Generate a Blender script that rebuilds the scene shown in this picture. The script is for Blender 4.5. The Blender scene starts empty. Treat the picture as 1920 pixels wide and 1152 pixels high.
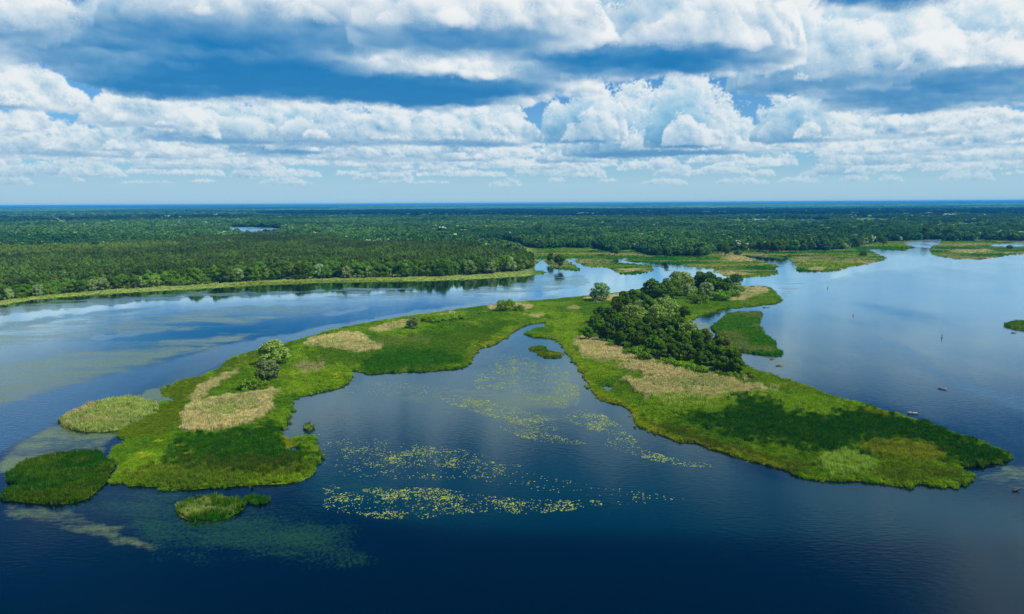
import bpy, bmesh, math, random
import numpy as np
from mathutils import Matrix, Vector

rng = np.random.default_rng(7)
random.seed(7)
scene = bpy.context.scene
COL = scene.collection
R = math.radians

# ------------------------------------------------------------------ camera
CAM_H = 100.0
PITCH, ROLL, FPX = R(8.66), R(0.30), 1280.0        # focal length in pixels of the 1920 px wide photograph
F_ = np.array([0, math.cos(PITCH), -math.sin(PITCH)])
R0 = np.array([1.0, 0, 0]); U0 = np.array([0, math.sin(PITCH), math.cos(PITCH)])
R_ = math.cos(ROLL) * R0 - math.sin(ROLL) * U0
U_ = math.cos(ROLL) * U0 + math.sin(ROLL) * R0
cam_data = bpy.data.cameras.new('camera')
cam_data.sensor_width = 36.0
cam_data.lens = 24.0
cam_data.clip_start = 1.0
cam_data.clip_end = 120000.0
cam = bpy.data.objects.new('camera', cam_data)
COL.objects.link(cam)
cam.matrix_world = Matrix(((R_[0], U_[0], -F_[0], 0), (R_[1], U_[1], -F_[1], 0), (R_[2], U_[2], -F_[2], CAM_H), (0, 0, 0, 1)))
scene.camera = cam

# ------------------------------------------------------------------ light and exposure
SUN_AZ, SUN_EL = R(112), R(52)
sun_dir = Vector((math.cos(SUN_EL) * math.sin(SUN_AZ), math.cos(SUN_EL) * math.cos(SUN_AZ), math.sin(SUN_EL)))
sd = bpy.data.lights.new('sun', 'SUN')
sd.energy = 5.0
sd.angle = R(0.53)
sd.color = (1.0, 0.95, 0.86)
sun = bpy.data.objects.new('sun', sd)
COL.objects.link(sun)
sun.rotation_euler = sun_dir.to_track_quat('Z', 'Y').to_euler()
sun.location = (300, 200, 400)
vs = scene.view_settings
vs.view_transform = 'Standard'
vs.look = 'None'
vs.exposure = 0.6
vs.gamma = 1.0
scene.cycles.max_bounces = 6
scene.cycles.diffuse_bounces = 2
scene.cycles.glossy_bounces = 3
scene.cycles.transmission_bounces = 2
scene.cycles.volume_bounces = 0
scene.cycles.transparent_max_bounces = 4
scene.cycles.caustics_reflective = False
scene.cycles.caustics_refractive = False
scene.cycles.use_denoising = True


# ------------------------------------------------------------------ small maths helpers
def vnoise(x, y, seed=0):
    """smooth 2-D value noise in -1..1"""
    x = np.asarray(x, float); y = np.asarray(y, float)
    xi = np.floor(x).astype(np.int64); yi = np.floor(y).astype(np.int64)
    fx = x - xi; fy = y - yi
    fx = fx * fx * (3 - 2 * fx); fy = fy * fy * (3 - 2 * fy)

    def h(a, b):
        n = (a * 374761393 + b * 668265263 + seed * 974634777) & 0x7fffffff
        n = ((n ^ (n >> 13)) * 1274126177) & 0x7fffffff
        n = n ^ (n >> 16)
        return (n & 0xffff) / 32767.5 - 1.0
    a = h(xi, yi); b = h(xi + 1, yi); c = h(xi, yi + 1); d = h(xi + 1, yi + 1)
    return (a * (1 - fx) + b * fx) * (1 - fy) + (c * (1 - fx) + d * fx) * fy


def fbm(x, y, seed=0, octv=4):
    s = 0; a = 0.5; f = 1.0
    for o in range(octv):
        s = s + a * vnoise(np.asarray(x) * f, np.asarray(y) * f, seed + o * 13)
        a *= 0.5; f *= 2.03
    return s


def sstep(a, b, x):
    t = np.clip((np.asarray(x, float) - a) / (b - a), 0, 1)
    return t * t * (3 - 2 * t)


def ground(px, py, z=0.0):
    """point of the level z seen at a photograph pixel"""
    px = np.asarray(px, float); py = np.asarray(py, float)
    d = F_[None] + ((px.ravel() - 960) / FPX)[:, None] * R_[None] + ((576 - py.ravel()) / FPX)[:, None] * U_[None]
    t = (CAM_H - z) / np.maximum(-d[:, 2], 1e-4)
    return np.stack([d[:, 0] * t, d[:, 1] * t], 1)


def gpt(px, py):
    g = ground([px], [py])[0]
    return float(g[0]), float(g[1])


def to_px(P):
    v = np.stack([P[:, 0], P[:, 1], np.full(len(P), -CAM_H)], 1)
    w = np.maximum(v @ F_, 1e-3)
    return np.stack([960 + FPX * (v @ R_) / w, 576 - FPX * (v @ U_) / w], 1)


def chaikin(p, n=1):
    p = np.asarray(p, float)
    for _ in range(n):
        q = np.roll(p, -1, 0)
        p = np.stack([0.78 * p + 0.22 * q, 0.22 * p + 0.78 * q], 1).reshape(-1, 2)
    return p


def inside(P, poly):
    x, y = P[:, 0], P[:, 1]
    r = np.zeros(len(P), bool)
    q = np.roll(poly, -1, 0)
    for (x0, y0), (x1, y1) in zip(poly, q):
        if y0 == y1:
            continue
        c = ((y0 > y) != (y1 > y))
        r ^= c & (x < (x1 - x0) * (y - y0) / (y1 - y0) + x0)
    return r


def edge_dist(P, poly):
    d = np.full(len(P), 1e9)
    q = np.roll(poly, -1, 0)
    for a, b in zip(poly, q):
        e = b - a
        l = max(e @ e, 1e-9)
        t = np.clip(((P - a) @ e) / l, 0, 1)
        v = P - a - t[:, None] * e
        d = np.minimum(d, v[:, 0] ** 2 + v[:, 1] ** 2)
    return np.sqrt(d)


def sdf(P, poly):
    return np.where(inside(P, poly), 1, -1) * edge_dist(P, poly)


def soft_poly(PX, poly, w, seed=0, amp=0.0, sc=20.0):
    """0..1 membership of photo positions in a polygon with a soft, uneven rim of w pixels"""
    poly = np.asarray(poly, float)
    lo = poly.min(0) - 4 * w - amp; hi = poly.max(0) + 4 * w + amp
    m = (PX[:, 0] > lo[0]) & (PX[:, 0] < hi[0]) & (PX[:, 1] > lo[1]) & (PX[:, 1] < hi[1])
    r = np.zeros(len(PX))
    if m.any():
        Q = PX[m] * np.array([1, 2.0])
        s = sdf(Q, chaikin(poly, 1) * np.array([1, 2.0]))
        if amp:
            s = s + amp * fbm(Q[:, 0] / sc, Q[:, 1] / sc, seed, 3) * 2
        r[m] = sstep(-w, w, s)
    return r


# ------------------------------------------------------------------ sky: Nishita air plus cumulus clouds worked out by marching through a cloud field
def worley_tile(N, cells, seed):
    r = np.random.default_rng(seed)
    pts = r.random((cells, cells, cells, 3))
    g = (np.arange(N) + 0.5) / N * cells
    ci = np.floor(g).astype(int); fr = g - ci
    best = np.full((N, N, N), 9.0, np.float32)
    for dx in (-1, 0, 1):
        for dy in (-1, 0, 1):
            for dz in (-1, 0, 1):
                p = pts[np.ix_((ci + dx) % cells, (ci + dy) % cells, (ci + dz) % cells)]
                d = ((p[..., 0] + dx - fr[:, None, None]) ** 2 + (p[..., 1] + dy - fr[None, :, None]) ** 2 + (p[..., 2] + dz - fr[None, None, :]) ** 2)
                best = np.minimum(best, d.astype(np.float32))
    return np.sqrt(best)


def build_noise():
    N = 96
    t = 0.60 * worley_tile(N, 6, 1) + 0.28 * worley_tile(N, 12, 2) + 0.14 * worley_tile(N, 24, 3)
    t = (t.mean() - t) / t.std()
    r = np.random.default_rng(5)
    w = np.fft.rfftn(r.standard_normal((N, N, N)))
    k = np.sqrt((np.fft.fftfreq(N) * N)[:, None, None] ** 2 + (np.fft.fftfreq(N) * N)[None, :, None] ** 2 + (np.fft.rfftfreq(N) * N)[None, None, :] ** 2)
    w = w * np.where(k < 2, 0, 1 / np.maximum(k, 1) ** 2.4)
    f = np.fft.irfftn(w, s=(N, N, N))
    f = f / f.std()
    return t.astype(np.float32), f.astype(np.float32)


def tri(tile, x, y, z):
    N = tile.shape[0]
    xi = np.floor(x); yi = np.floor(y); zi = np.floor(z)
    fx = (x - xi).astype(np.float32); fy = (y - yi).astype(np.float32); fz = (z - zi).astype(np.float32)
    xi = xi.astype(np.int64) % N; yi = yi.astype(np.int64) % N; zi = zi.astype(np.int64) % N
    x1 = (xi + 1) % N; y1 = (yi + 1) % N; z1 = (zi + 1) % N
    t = tile.ravel(); a = xi * N * N; b = x1 * N * N; c = yi * N; d = y1 * N
    l0 = t[a + c + zi] * (1 - fz) + t[a + c + z1] * fz
    l1 = t[a + d + zi] * (1 - fz) + t[a + d + z1] * fz
    l2 = t[b + c + zi] * (1 - fz) + t[b + c + z1] * fz
    l3 = t[b + d + zi] * (1 - fz) + t[b + d + z1] * fz
    return (l0 * (1 - fy) + l1 * fy) * (1 - fx) + (l2 * (1 - fy) + l3 * fy) * fx


def el_of(y):
    return math.atan((576 - y) / FPX) - PITCH


HB = 1000.0          # cloud base above the camera


def cloud_list():
    """clouds as (azimuth, distance, half width, half depth, base, thickness)"""
    out = []

    def deck(xc, w, y_far, y_near, thick, base=HB, shade=330):
        d1 = base / math.tan(el_of(y_far)); d0 = base / math.tan(el_of(y_near))
        d = (d0 + d1) / 2
        out.append((math.atan((xc - 960) / FPX), d, w / 2 * d / FPX, (d1 - d0) / 2, base, thick, shade))

    def heap(xc, w, y_base, y_top, depth=0.7, base=HB, shade=620):
        d = base / math.tan(el_of(y_base))
        a = w / 2 * d / FPX
        th = max(d * math.tan(el_of(y_top)) - base, 90)
        out.append((math.atan((xc - 960) / FPX), d + a * depth, a, a * depth, base, th, shade))
    # the broad dark-based deck across the top
    deck(640, 920, 208, 112, 800, shade=280)
    deck(310, 400, 178, 90, 480, shade=240)
    deck(480, 560, 140, 40, 520, shade=260)
    deck(860, 540, 120, 40, 560, shade=420)
    deck(1230, 470, 162, 92, 850, shade=420)
    deck(1770, 470, 242, 170, 800, shade=420)
    deck(1810, 640, 70, -110, 1000, shade=240)
    deck(1000, 1900, -130, -900, 700, shade=150)  # overhead deck out of view, added to darken the water's reflection
    deck(150, 1000, -120, -700, 600, shade=180)  # another deck overhead, also out of view
    heap(1530, 330, 168, -10, .6)
    heap(1660, 210, 190, 60, .5)
    heap(1890, 200, 190, 50, .5)
    heap(1815, 80, 222, 172, .6)
    heap(90, 330, 110, 0, .5, shade=380)
    heap(330, 240, 70, 0, .5, shade=380)
    heap(1090, 80, 175, 118, .6)
    # bright heaps beneath it
    heap(60, 260, 224, 108, .6)
    heap(-60, 200, 226, 120, .6)
    heap(1210, 390, 286, 172, .5)
    heap(1090, 170, 262, 146, .6)
    heap(1300, 190, 276, 156, .6)
    heap(540, 210, 284, 192, .7)
    heap(640, 260, 264, 190, .7)
    heap(760, 220, 260, 190, .6)
    heap(900, 260, 264, 186, .6)
    heap(880, 100, 284, 236, .6)
    heap(420, 240, 264, 186, .6)
    heap(300, 200, 242, 192, .6)
    heap(1480, 160, 272, 170, .6)
    heap(1600, 320, 272, 222, .4)
    heap(1740, 260, 270, 232, .4)
    heap(1860, 200, 264, 238, .5)
    r = random.Random(4)
    heap(120, 240, 298, 250, .5); heap(260, 160, 288, 250, .5); heap(395, 80, 282, 244, .6); heap(30, 130, 264, 230, .6)
    for x in range(-60, 2000, 88):
        heap(x + r.uniform(-35, 35), r.uniform(110, 230), r.uniform(286, 302), r.uniform(252, 276), .5)
    for x in range(-60, 2000, 76):
        heap(x + r.uniform(-30, 30), r.uniform(70, 170), r.uniform(306, 320), r.uniform(282, 300), .5)
    for x in range(-60, 2000, 80):
        heap(x + r.uniform(-40, 40), r.uniform(50, 130), r.uniform(324, 336), r.uniform(308, 322), .5)
    for x in range(-60, 2000, 110):
        heap(x + r.uniform(-50, 50), r.uniform(40, 90), r.uniform(340, 350), r.uniform(331, 341), .5)
    # the same sort of sky all the way round and overhead
    for i in range(250):
        az = r.uniform(-math.pi, math.pi)
        d = math.exp(r.uniform(math.log(900), math.log(26000)))
        if (abs(az) < R(44) and d > 2300) or (d < 3300 and r.random() < .35):
            continue
        a = r.uniform(0.05, 0.14) * d + 160
        out.append((az, d, a, a * r.uniform(.5, .9), HB + r.uniform(-40, 60), a * r.uniform(.4, .8), 260))
    return out


def bake_sky():
    tw, tf = build_noise()
    az = np.concatenate([np.linspace(-180, -48, 201)[:-1], np.linspace(-48, 48, 1201)[:-1], np.linspace(48, 180, 200)])
    el = np.concatenate([np.linspace(0.0, 20, 271)[:-1], np.linspace(20, 89.5, 100)])
    azr = np.radians(az); elr = np.radians(el)
    NA, NE = len(az), len(el)
    K = 400
    dist = np.exp(np.linspace(math.log(240), math.log(60000), K))
    ratio = dist[1] / dist[0]
    X = dist[:, None] * np.sin(azr)[None]; Y = dist[:, None] * np.cos(azr)[None]
    top = np.full((K, NA), -3000.0); base = np.full((K, NA), HB); shd = np.full((K, NA), 500.0)
    wob = fbm(X / 800, Y / 800, 21, 2)
    wob2 = fbm(X / 3000 + 7, Y / 3000, 25, 2)
    for (ca, cd, a, b, hb, th, sh) in cloud_list():
        k0, k1 = np.searchsorted(dist, [max(cd - 1.5 * max(a, b), 200), cd + 1.5 * max(a, b)])
        sx, sy = math.sin(ca), math.cos(ca)
        xs, ys = X[k0:k1], Y[k0:k1]
        dr = xs * sx + ys * sy - cd; dt = xs * sy - ys * sx
        e = 1 - (np.abs(dt) / a) ** 2.4 - (np.abs(dr) / b) ** 2.4 + 0.75 * wob[k0:k1] + 0.30 * wob2[k0:k1] - 0.08
        t = hb + th * np.where(e > 0, np.maximum(e, 0) ** (0.85 if sh < 500 else 0.6), e * 1.6)
        shd[k0:k1] = np.where(t > top[k0:k1], sh, shd[k0:k1])
        top[k0:k1] = np.maximum(top[k0:k1], t)
    C = np.zeros((NE, NA, 3), np.float32); T = np.ones((NE, NA), np.float32)
    te = np.tan(elr); ce = np.cos(elr)
    jit = np.random.default_rng(3).random((NE, NA)).astype(np.float32) - 0.5
    lit = np.array([1.02, 1.01, 0.985]); dark = np.array([0.0, 0.17, 0.47]); mid = np.array([0.04, 0.35, 0.67])
    airc = np.array([0.39, 0.62, 0.76])
    for k in range(1, K - 1):
        d = dist[k]
        shift = np.interp(azr + 330.0 / d, azr, top[k])
        rows = np.nonzero((d * te * 1.02 > HB - 150) & (d * te * 0.98 < top[k].max() + 300))[0]
        if len(rows) == 0:
            continue
        r0, r1 = rows[0], rows[-1] + 1
        h = (d * te[r0:r1])[:, None] * (1 + jit[r0:r1] * (ratio - 1))
        tk = top[k][None]; bk = base[k][None]
        th = np.maximum(tk - bk, 1)
        s1 = np.clip(th * 0.40, 60, 330)
        g = (tk - h) / s1
        b = (h - bk) / 45.0
        m = (g > -1.4) & (b > -1.0) & (T[r0:r1] > 0.015)
        if not m.any():
            continue
        ii, jj = np.nonzero(m)
        hh = h[ii, jj]; dd = d * (1 + jit[r0 + ii, jj] * (ratio - 1))
        x = dd * np.sin(azr[jj]); y = dd * np.cos(azr[jj])
        def billow(px, py, pz):
            return 0.50 * tri(tf, px / 70, py / 70, pz / 50), 0.60 * tri(tw, px / 27, py / 27, pz / 22), 0.34 * tri(tw, px / 9.3, py / 9.3, pz / 8.3)
        na_, nb_, nc_ = billow(x, y, hh)
        n = na_ + nb_ + nc_
        ma_, mb_, _ = billow(x + sun_dir.x * 90, y + sun_dir.y * 90, hh + sun_dir.z * 90)
        mc_ = billow(x + sun_dir.x * 28, y + sun_dir.y * 28, hh + sun_dir.z * 28)[2]
        relief = (ma_ + mb_ - na_ - nb_) * 0.34 + (mc_ - nc_) * 0.30
        gg = g[ii, jj] + 0.72 * n - 0.05
        bb = b[ii, jj] + 0.5 * n
        dens = np.clip(np.minimum(gg * 2.6, bb), 0, 1)
        dl = dd * (ratio - 1) / ce[r0 + ii]
        alpha = 1 - np.exp(-dens * dl * 0.022)
        s1b = np.broadcast_to(s1, g.shape)[ii, jj]
        gs = np.maximum((shift[jj] - hh), 0) / np.maximum(s1b, 1) * 0.55 + np.maximum(gg, 0) * 0.45
        L = np.exp(-np.maximum(gs * s1b / shd[k][jj], 0) * 1.15) 
        L = np.clip(L * np.clip(0.95 - relief + 0.05 * n, 0.22, 1.25), 0, 1)
        L = np.clip((L - 0.07) / 0.93, 0, 1)
        up = np.clip((hh - HB) / 480, 0, 1)
        amb = dark[None] * (1 - up)[:, None] + mid[None] * up[:, None]
        col = amb + (lit[None] - amb) * (L[:, None] ** np.array([1.18, 0.98, 0.88])[None])
        ap = 1 - math.exp(-d / 42000.0)
        nr_ = math.exp(-d / 14000.0)
        air = airc * (1 - nr_) + np.array([0.0, 0.36, 0.66]) * nr_
        col = col * (1 - ap) + air[None] * ap
        w = (T[r0 + ii, jj] * alpha)
        C[r0 + ii, jj] += (w[:, None] * col).astype(np.float32)
        T[r0 + ii, jj] *= (1 - alpha).astype(np.float32)
    # pale air low over the horizon
    hz = np.minimum(1, 1.6 * np.exp(-el / 3.2))[:, None].astype(np.float32)
    A = 1 - T
    k2 = hz * (T * 1.0 + A * 0.22)
    C = C * (1 - hz * 0.22)[..., None] + airc[None, None].astype(np.float32) * k2[..., None]
    A = A * (1 - hz * 0.22) + k2
    rgba = np.empty((NE, NA, 4), np.float32)
    rgba[..., :3] = C / np.maximum(A, 1e-4)[..., None]
    rgba[..., 3] = A
    img = bpy.data.images.new('cumulus_field', NA, NE, alpha=True, float_buffer=True)
    img.colorspace_settings.name = 'Non-Color'
    img.alpha_mode = 'CHANNEL_PACKED'
    img.pixels.foreach_set(rgba.ravel())
    img.update()
    img.pack()
    return img


def build_world():
    w = bpy.data.worlds.new('World')
    scene.world = w
    w.use_nodes = True
    nt = w.node_tree
    nt.nodes.clear()
    N = nt.nodes.new; L = nt.links.new

    def math_(op, a, b=None):
        n = N('ShaderNodeMath'); n.operation = op
        for i, v in enumerate((a, b)):
            if v is None:
                continue
            if isinstance(v, (int, float)):
                n.inputs[i].default_value = v
            else:
                L(v, n.inputs[i])
        return n.outputs[0]

    def mapr(v, a, b, c, d):
        n = N('ShaderNodeMapRange'); n.clamp = True
        L(v, n.inputs[0])
        for i, q in enumerate((a, b, c, d)):
            n.inputs[i + 1].default_value = q
        return n.outputs[0]
    out = N('ShaderNodeOutputWorld')
    sky = N('ShaderNodeTexSky'); sky.sky_type = 'NISHITA'
    sky.sun_disc = False
    sky.sun_elevation = SUN_EL; sky.sun_rotation = SUN_AZ
    sky.altitude = 100; sky.air_density = 1.0; sky.dust_density = 0.2; sky.ozone_density = 2.0
    bg1 = N('ShaderNodeBackground'); bg1.inputs[1].default_value = 0.06
    tint = N('ShaderNodeMix'); tint.data_type = 'RGBA'; tint.blend_type = 'MULTIPLY'
    tint.inputs[0].default_value = 1.0; tint.inputs[7].default_value = (0.30, 0.78, 1.22, 1)
    L(sky.outputs[0], tint.inputs[6]); L(tint.outputs[2], bg1.inputs[0])
    tc = N('ShaderNodeTexCoord')
    sep = N('ShaderNodeSeparateXYZ'); L(tc.outputs['Generated'], sep.inputs[0])
    az = math_('MULTIPLY', math_('ARCTAN2', sep.outputs[0], sep.outputs[1]), 180 / math.pi)
    el = math_('MULTIPLY', math_('ARCSINE', math_('MINIMUM', math_('MAXIMUM', sep.outputs[2], -1.0), 1.0)), 180 / math.pi)
    u = math_('ADD', math_('ADD', mapr(az, -180, -48, 0, .125), mapr(az, -48, 48, 0, .75)), mapr(az, 48, 180, 0, .125))
    v = math_('ADD', mapr(el, 0, 20, 0.0014, 0.7305), mapr(el, 20, 90, 0, 0.268))
    cmb = N('ShaderNodeCombineXYZ'); L(u, cmb.inputs[0]); L(v, cmb.inputs[1])
    im = N('ShaderNodeTexImage'); im.image = bake_sky(); im.extension = 'EXTEND'; im.interpolation = 'Cubic'
    L(cmb.outputs[0], im.inputs[0])
    bg2 = N('ShaderNodeBackground'); bg2.inputs[1].default_value = 0.63
    L(im.outputs[0], bg2.inputs[0])
    mx = N('ShaderNodeMixShader')
    L(im.outputs[1], mx.inputs[0]); L(bg1.outputs[0], mx.inputs[1]); L(bg2.outputs[0], mx.inputs[2])
    L(mx.outputs[0], out.inputs[0])
    w.cycles.sampling_method = 'MANUAL'
    w.cycles.sample_map_resolution = 512


build_world()


# ------------------------------------------------------------------ materials
class NT:
    def __init__(self, name):
        self.m = bpy.data.materials.new(name)
        self.m.use_nodes = True
        self.t = self.m.node_tree
        self.t.nodes.clear()
        self.out = self.t.nodes.new('ShaderNodeOutputMaterial')

    def n(self, kind, **kw):
        o = self.t.nodes.new(kind)
        for k, v in kw.items():
            setattr(o, k, v)
        return o

    def link(self, a, b):
        self.t.links.new(a, b)

    def put(self, sock, v):
        if hasattr(v, 'is_linked'):
            self.link(v, sock)
        else:
            sock.default_value = v

    def math(self, op, a, b=0.0, c=None):
        o = self.n('ShaderNodeMath', operation=op)
        self.put(o.inputs[0], a); self.put(o.inputs[1], b)
        if c is not None:
            self.put(o.inputs[2], c)
        return o.outputs[0]

    def mapr(self, v, a, b, c, d):
        o = self.n('ShaderNodeMapRange')
        self.put(o.inputs[0], v)
        for i, q in enumerate((a, b, c, d)):
            self.put(o.inputs[i + 1], q)
        return o.outputs[0]

    def mix(self, f, a, b, blend='MIX'):
        o = self.n('ShaderNodeMix', data_type='RGBA', blend_type=blend)
        self.put(o.inputs[0], f); self.put(o.inputs[6], a); self.put(o.inputs[7], b)
        return o.outputs[2]

    def noise(self, scale, detail=3, stretch=None, rough=0.55):
        pos = self.n('ShaderNodeNewGeometry').outputs['Position']
        if stretch:
            mp = self.n('ShaderNodeMapping')
            mp.inputs['Scale'].default_value = stretch[:3]
            if len(stretch) > 3:
                mp.inputs['Rotation'].default_value = (0, 0, stretch[3])
            self.link(pos, mp.inputs[0]); pos = mp.outputs[0]
        o = self.n('ShaderNodeTexNoise')
        o.inputs['Scale'].default_value = scale
        o.inputs['Detail'].default_value = detail
        o.inputs['Roughness'].default_value = rough
        self.link(pos, o.inputs['Vector'])
        return o.outputs[0]

    def attr(self, name, kind='GEOMETRY'):
        return self.n('ShaderNodeAttribute', attribute_name=name, attribute_type=kind)


def c4(c):
    return (c[0], c[1], c[2], 1.0)


def leaf_shader(t, col, trans=0.25):
    d = t.n('ShaderNodeBsdfDiffuse'); t.put(d.inputs[0], col)
    tr = t.n('ShaderNodeBsdfTranslucent'); t.put(tr.inputs[0], col)
    mx = t.n('ShaderNodeMixShader'); mx.inputs[0].default_value = trans
    t.link(d.outputs[0], mx.inputs[1]); t.link(tr.outputs[0], mx.inputs[2])
    t.link(mx.outputs[0], t.out.inputs[0])
    return t.m


def mat_leaf(name, c1, c2, trans=0.28):
    """foliage: two tones in clumps, and each tree a little different"""
    t = NT(name)
    oi = t.n('ShaderNodeObjectInfo')
    f = t.mapr(t.noise(0.35, 3), 0.32, 0.68, 0, 1)
    col = t.mix(f, c4(c1), c4(c2))
    v = t.mapr(oi.outputs['Random'], 0, 1, 0.72, 1.28)
    hs = t.n('ShaderNodeHueSaturation')
    t.put(hs.inputs['Value'], v)
    t.put(hs.inputs['Hue'], t.mapr(oi.outputs['Random'], 0, 1, 0.485, 0.512))
    t.put(hs.inputs['Color'], col)
    return leaf_shader(t, hs.outputs[0], trans)


def mat_instance_leaf(name, trans=0.25):
    t = NT(name)
    a = t.attr('col', 'INSTANCER')
    f = t.mapr(t.noise(0.5, 2), 0.3, 0.7, 0.7, 1.3)
    col = t.mix(1.0, a.outputs[0], f, 'MULTIPLY')
    return leaf_shader(t, col, trans)


def mat_plain(name, c, rough=0.7, spec=0.3, var=0.25, scale=3.0):
    t = NT(name)
    b = t.n('ShaderNodeBsdfPrincipled')
    f = t.mapr(t.noise(scale, 3), 0.3, 0.7, 1 - var, 1 + var)
    t.put(b.inputs['Base Color'], t.mix(1.0, c4(c), f, 'MULTIPLY'))
    b.inputs['Roughness'].default_value = rough
    b.inputs['Specular IOR Level'].default_value = spec
    t.link(b.outputs[0], t.out.inputs[0])
    return t.m


def mat_ground(name):
    t = NT(name)
    a = t.attr('tint')
    f = t.mapr(t.noise(0.6, 4), 0.3, 0.7, 0.55, 1.35)
    d = t.n('ShaderNodeBsdfDiffuse')
    t.put(d.inputs[0], t.mix(1.0, a.outputs[0], f, 'MULTIPLY'))
    t.link(d.outputs[0], t.out.inputs[0])
    return t.m


def mat_water():
    t = NT('river_water')
    a = t.attr('film').outputs['Fac']          # floating duckweed and pollen
    w = t.attr('weed').outputs['Fac']          # weed under the surface
    rp = t.attr('ripple').outputs['Fac']       # wind on the water
    n1 = t.noise(0.030, 8, (0.45, 1.5, 1, -0.30), 0.66)
    n2 = t.noise(0.40, 4, (0.7, 1.3, 1, -0.30), 0.65)
    nn = t.mapr(t.math('ADD', t.math('MULTIPLY', n1, 0.72), t.math('MULTIPLY', n2, 0.28)), 0.34, 0.66, 0, 1)
    film = t.math('SUBTRACT', nn, t.math('SUBTRACT', 1.0, a))
    film = t.math('MULTIPLY', t.mapr(film, -0.10, 0.34, 0, 1), t.mapr(a, 0.02, 0.2, 0, 1))
    film = t.math('MULTIPLY', film, t.mapr(t.noise(1.3, 4, None, .7), 0.32, 0.62, 0.40, 0.90))
    n3 = t.mapr(t.math('ADD', t.math('MULTIPLY', n1, 0.45), t.math('MULTIPLY', t.noise(0.9, 6, (1, .7, 1, .3), 0.75), 0.55)), 0.36, 0.64, 0, 1)
    wd = t.mapr(t.math('SUBTRACT', n3, t.math('SUBTRACT', 1.0, w)), -0.08, 0.55, 0, 1)
    wd = t.math('MULTIPLY', wd, t.mapr(w, 0.02, 0.3, 0, 1))
    patch = t.noise(0.012, 4, (1, 0.35, 1, -0.25), 0.6)
    wind = t.math('MULTIPLY', rp, t.mapr(patch, 0.36, 0.62, 0.35, 1.15))
    deep_and_sky = t.mix(t.attr('shallow').outputs['Fac'], (0.0, 0.0012, 0.0060, 1), (0.0, 0.0140, 0.0230, 1))
    deep_and_sky = t.mix(t.mapr(wind, .3, 1.0, 0, .8), deep_and_sky, (0.0, 0.030, 0.085, 1))  # rippled lanes: reflected sky blue put into the body colour
    body = t.mix(t.math('MULTIPLY', wd, .8), deep_and_sky, (0.014, 0.050, 0.010, 1))
    col = t.mix(film, body, (0.098, 0.132, 0.050, 1))
    rough = t.mapr(wind, 0, 1, 0.035, 0.26)
    rough = t.math('MAXIMUM', rough, t.math('MULTIPLY', film, 0.34))
    bump = t.n('ShaderNodeBump')
    wv = t.n('ShaderNodeTexNoise'); wv.inputs['Scale'].default_value = 0.55; wv.inputs['Detail'].default_value = 4
    mp = t.n('ShaderNodeMapping'); mp.inputs['Scale'].default_value = (0.55, 1.6, 1); mp.inputs['Rotation'].default_value = (0, 0, 0.35)
    t.link(t.n('ShaderNodeNewGeometry').outputs['Position'], mp.inputs[0]); t.link(mp.outputs[0], wv.inputs['Vector'])
    t.put(bump.inputs['Height'], wv.outputs[0])
    t.put(bump.inputs['Strength'], t.mapr(wind, 0, 1, 0.015, 0.16))
    bump.inputs['Distance'].default_value = 1.0
    d = t.n('ShaderNodeBsdfDiffuse'); t.put(d.inputs[0], col)
    gl = t.n('ShaderNodeBsdfGlossy'); gl.inputs['Color'].default_value = (0.70, 0.92, 1.0, 1)
    t.put(gl.inputs['Roughness'], rough); t.link(bump.outputs[0], gl.inputs['Normal'])
    fr = t.n('ShaderNodeFresnel'); fr.inputs[0].default_value = 1.333; t.link(bump.outputs[0], fr.inputs['Normal'])
    fac = t.math('MINIMUM', t.math('MULTIPLY', fr.outputs[0], t.math('ADD', t.math('MULTIPLY', fr.outputs[0], 2.4), 0.92)), 0.96)
    fac = t.math('MULTIPLY', fac, t.mapr(film, 0, 1, 1.0, 0.5))
    mx = t.n('ShaderNodeMixShader'); t.put(mx.inputs[0], fac)
    t.link(d.outputs[0], mx.inputs[1]); t.link(gl.outputs[0], mx.inputs[2])
    t.link(mx.outputs[0], t.out.inputs[0])
    return t.m


M_LEAF = mat_instance_leaf('forest_leaves')
M_REED = mat_instance_leaf('reed_blades', 0.30)
M_GROUND = mat_ground('marsh_ground')
M_ALDER = mat_leaf('alder_leaves', (0.034, 0.092, 0.004), (0.092, 0.172, 0.009))
M_BROAD = mat_leaf('broad_leaves', (0.062, 0.15, 0.01), (0.13, 0.24, 0.02))
M_WILLOW = mat_leaf('willow_leaves', (0.175, 0.275, 0.08), (0.29, 0.4, 0.14))
M_WILLOWD = mat_leaf('dense_willow_leaves', (0.110, 0.195, 0.058), (0.205, 0.305, 0.105))
M_WILLOWY = mat_leaf('yellowish_willow_leaves', (0.105, 0.180, 0.032), (0.195, 0.270, 0.058))
M_WILLOWG = mat_leaf('green_willow_leaves', (0.15, 0.245, 0.035), (0.25, 0.345, 0.065))
M_BUSH = mat_leaf('bush_leaves', (0.085, 0.19, 0.008), (0.16, 0.28, 0.014))
M_OLIVE = mat_leaf('olive_leaves', (0.085, 0.15, 0.015), (0.15, 0.21, 0.025))
M_BARK = mat_plain('bark', (0.060, 0.045, 0.032), 0.9, 0.1)


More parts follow.
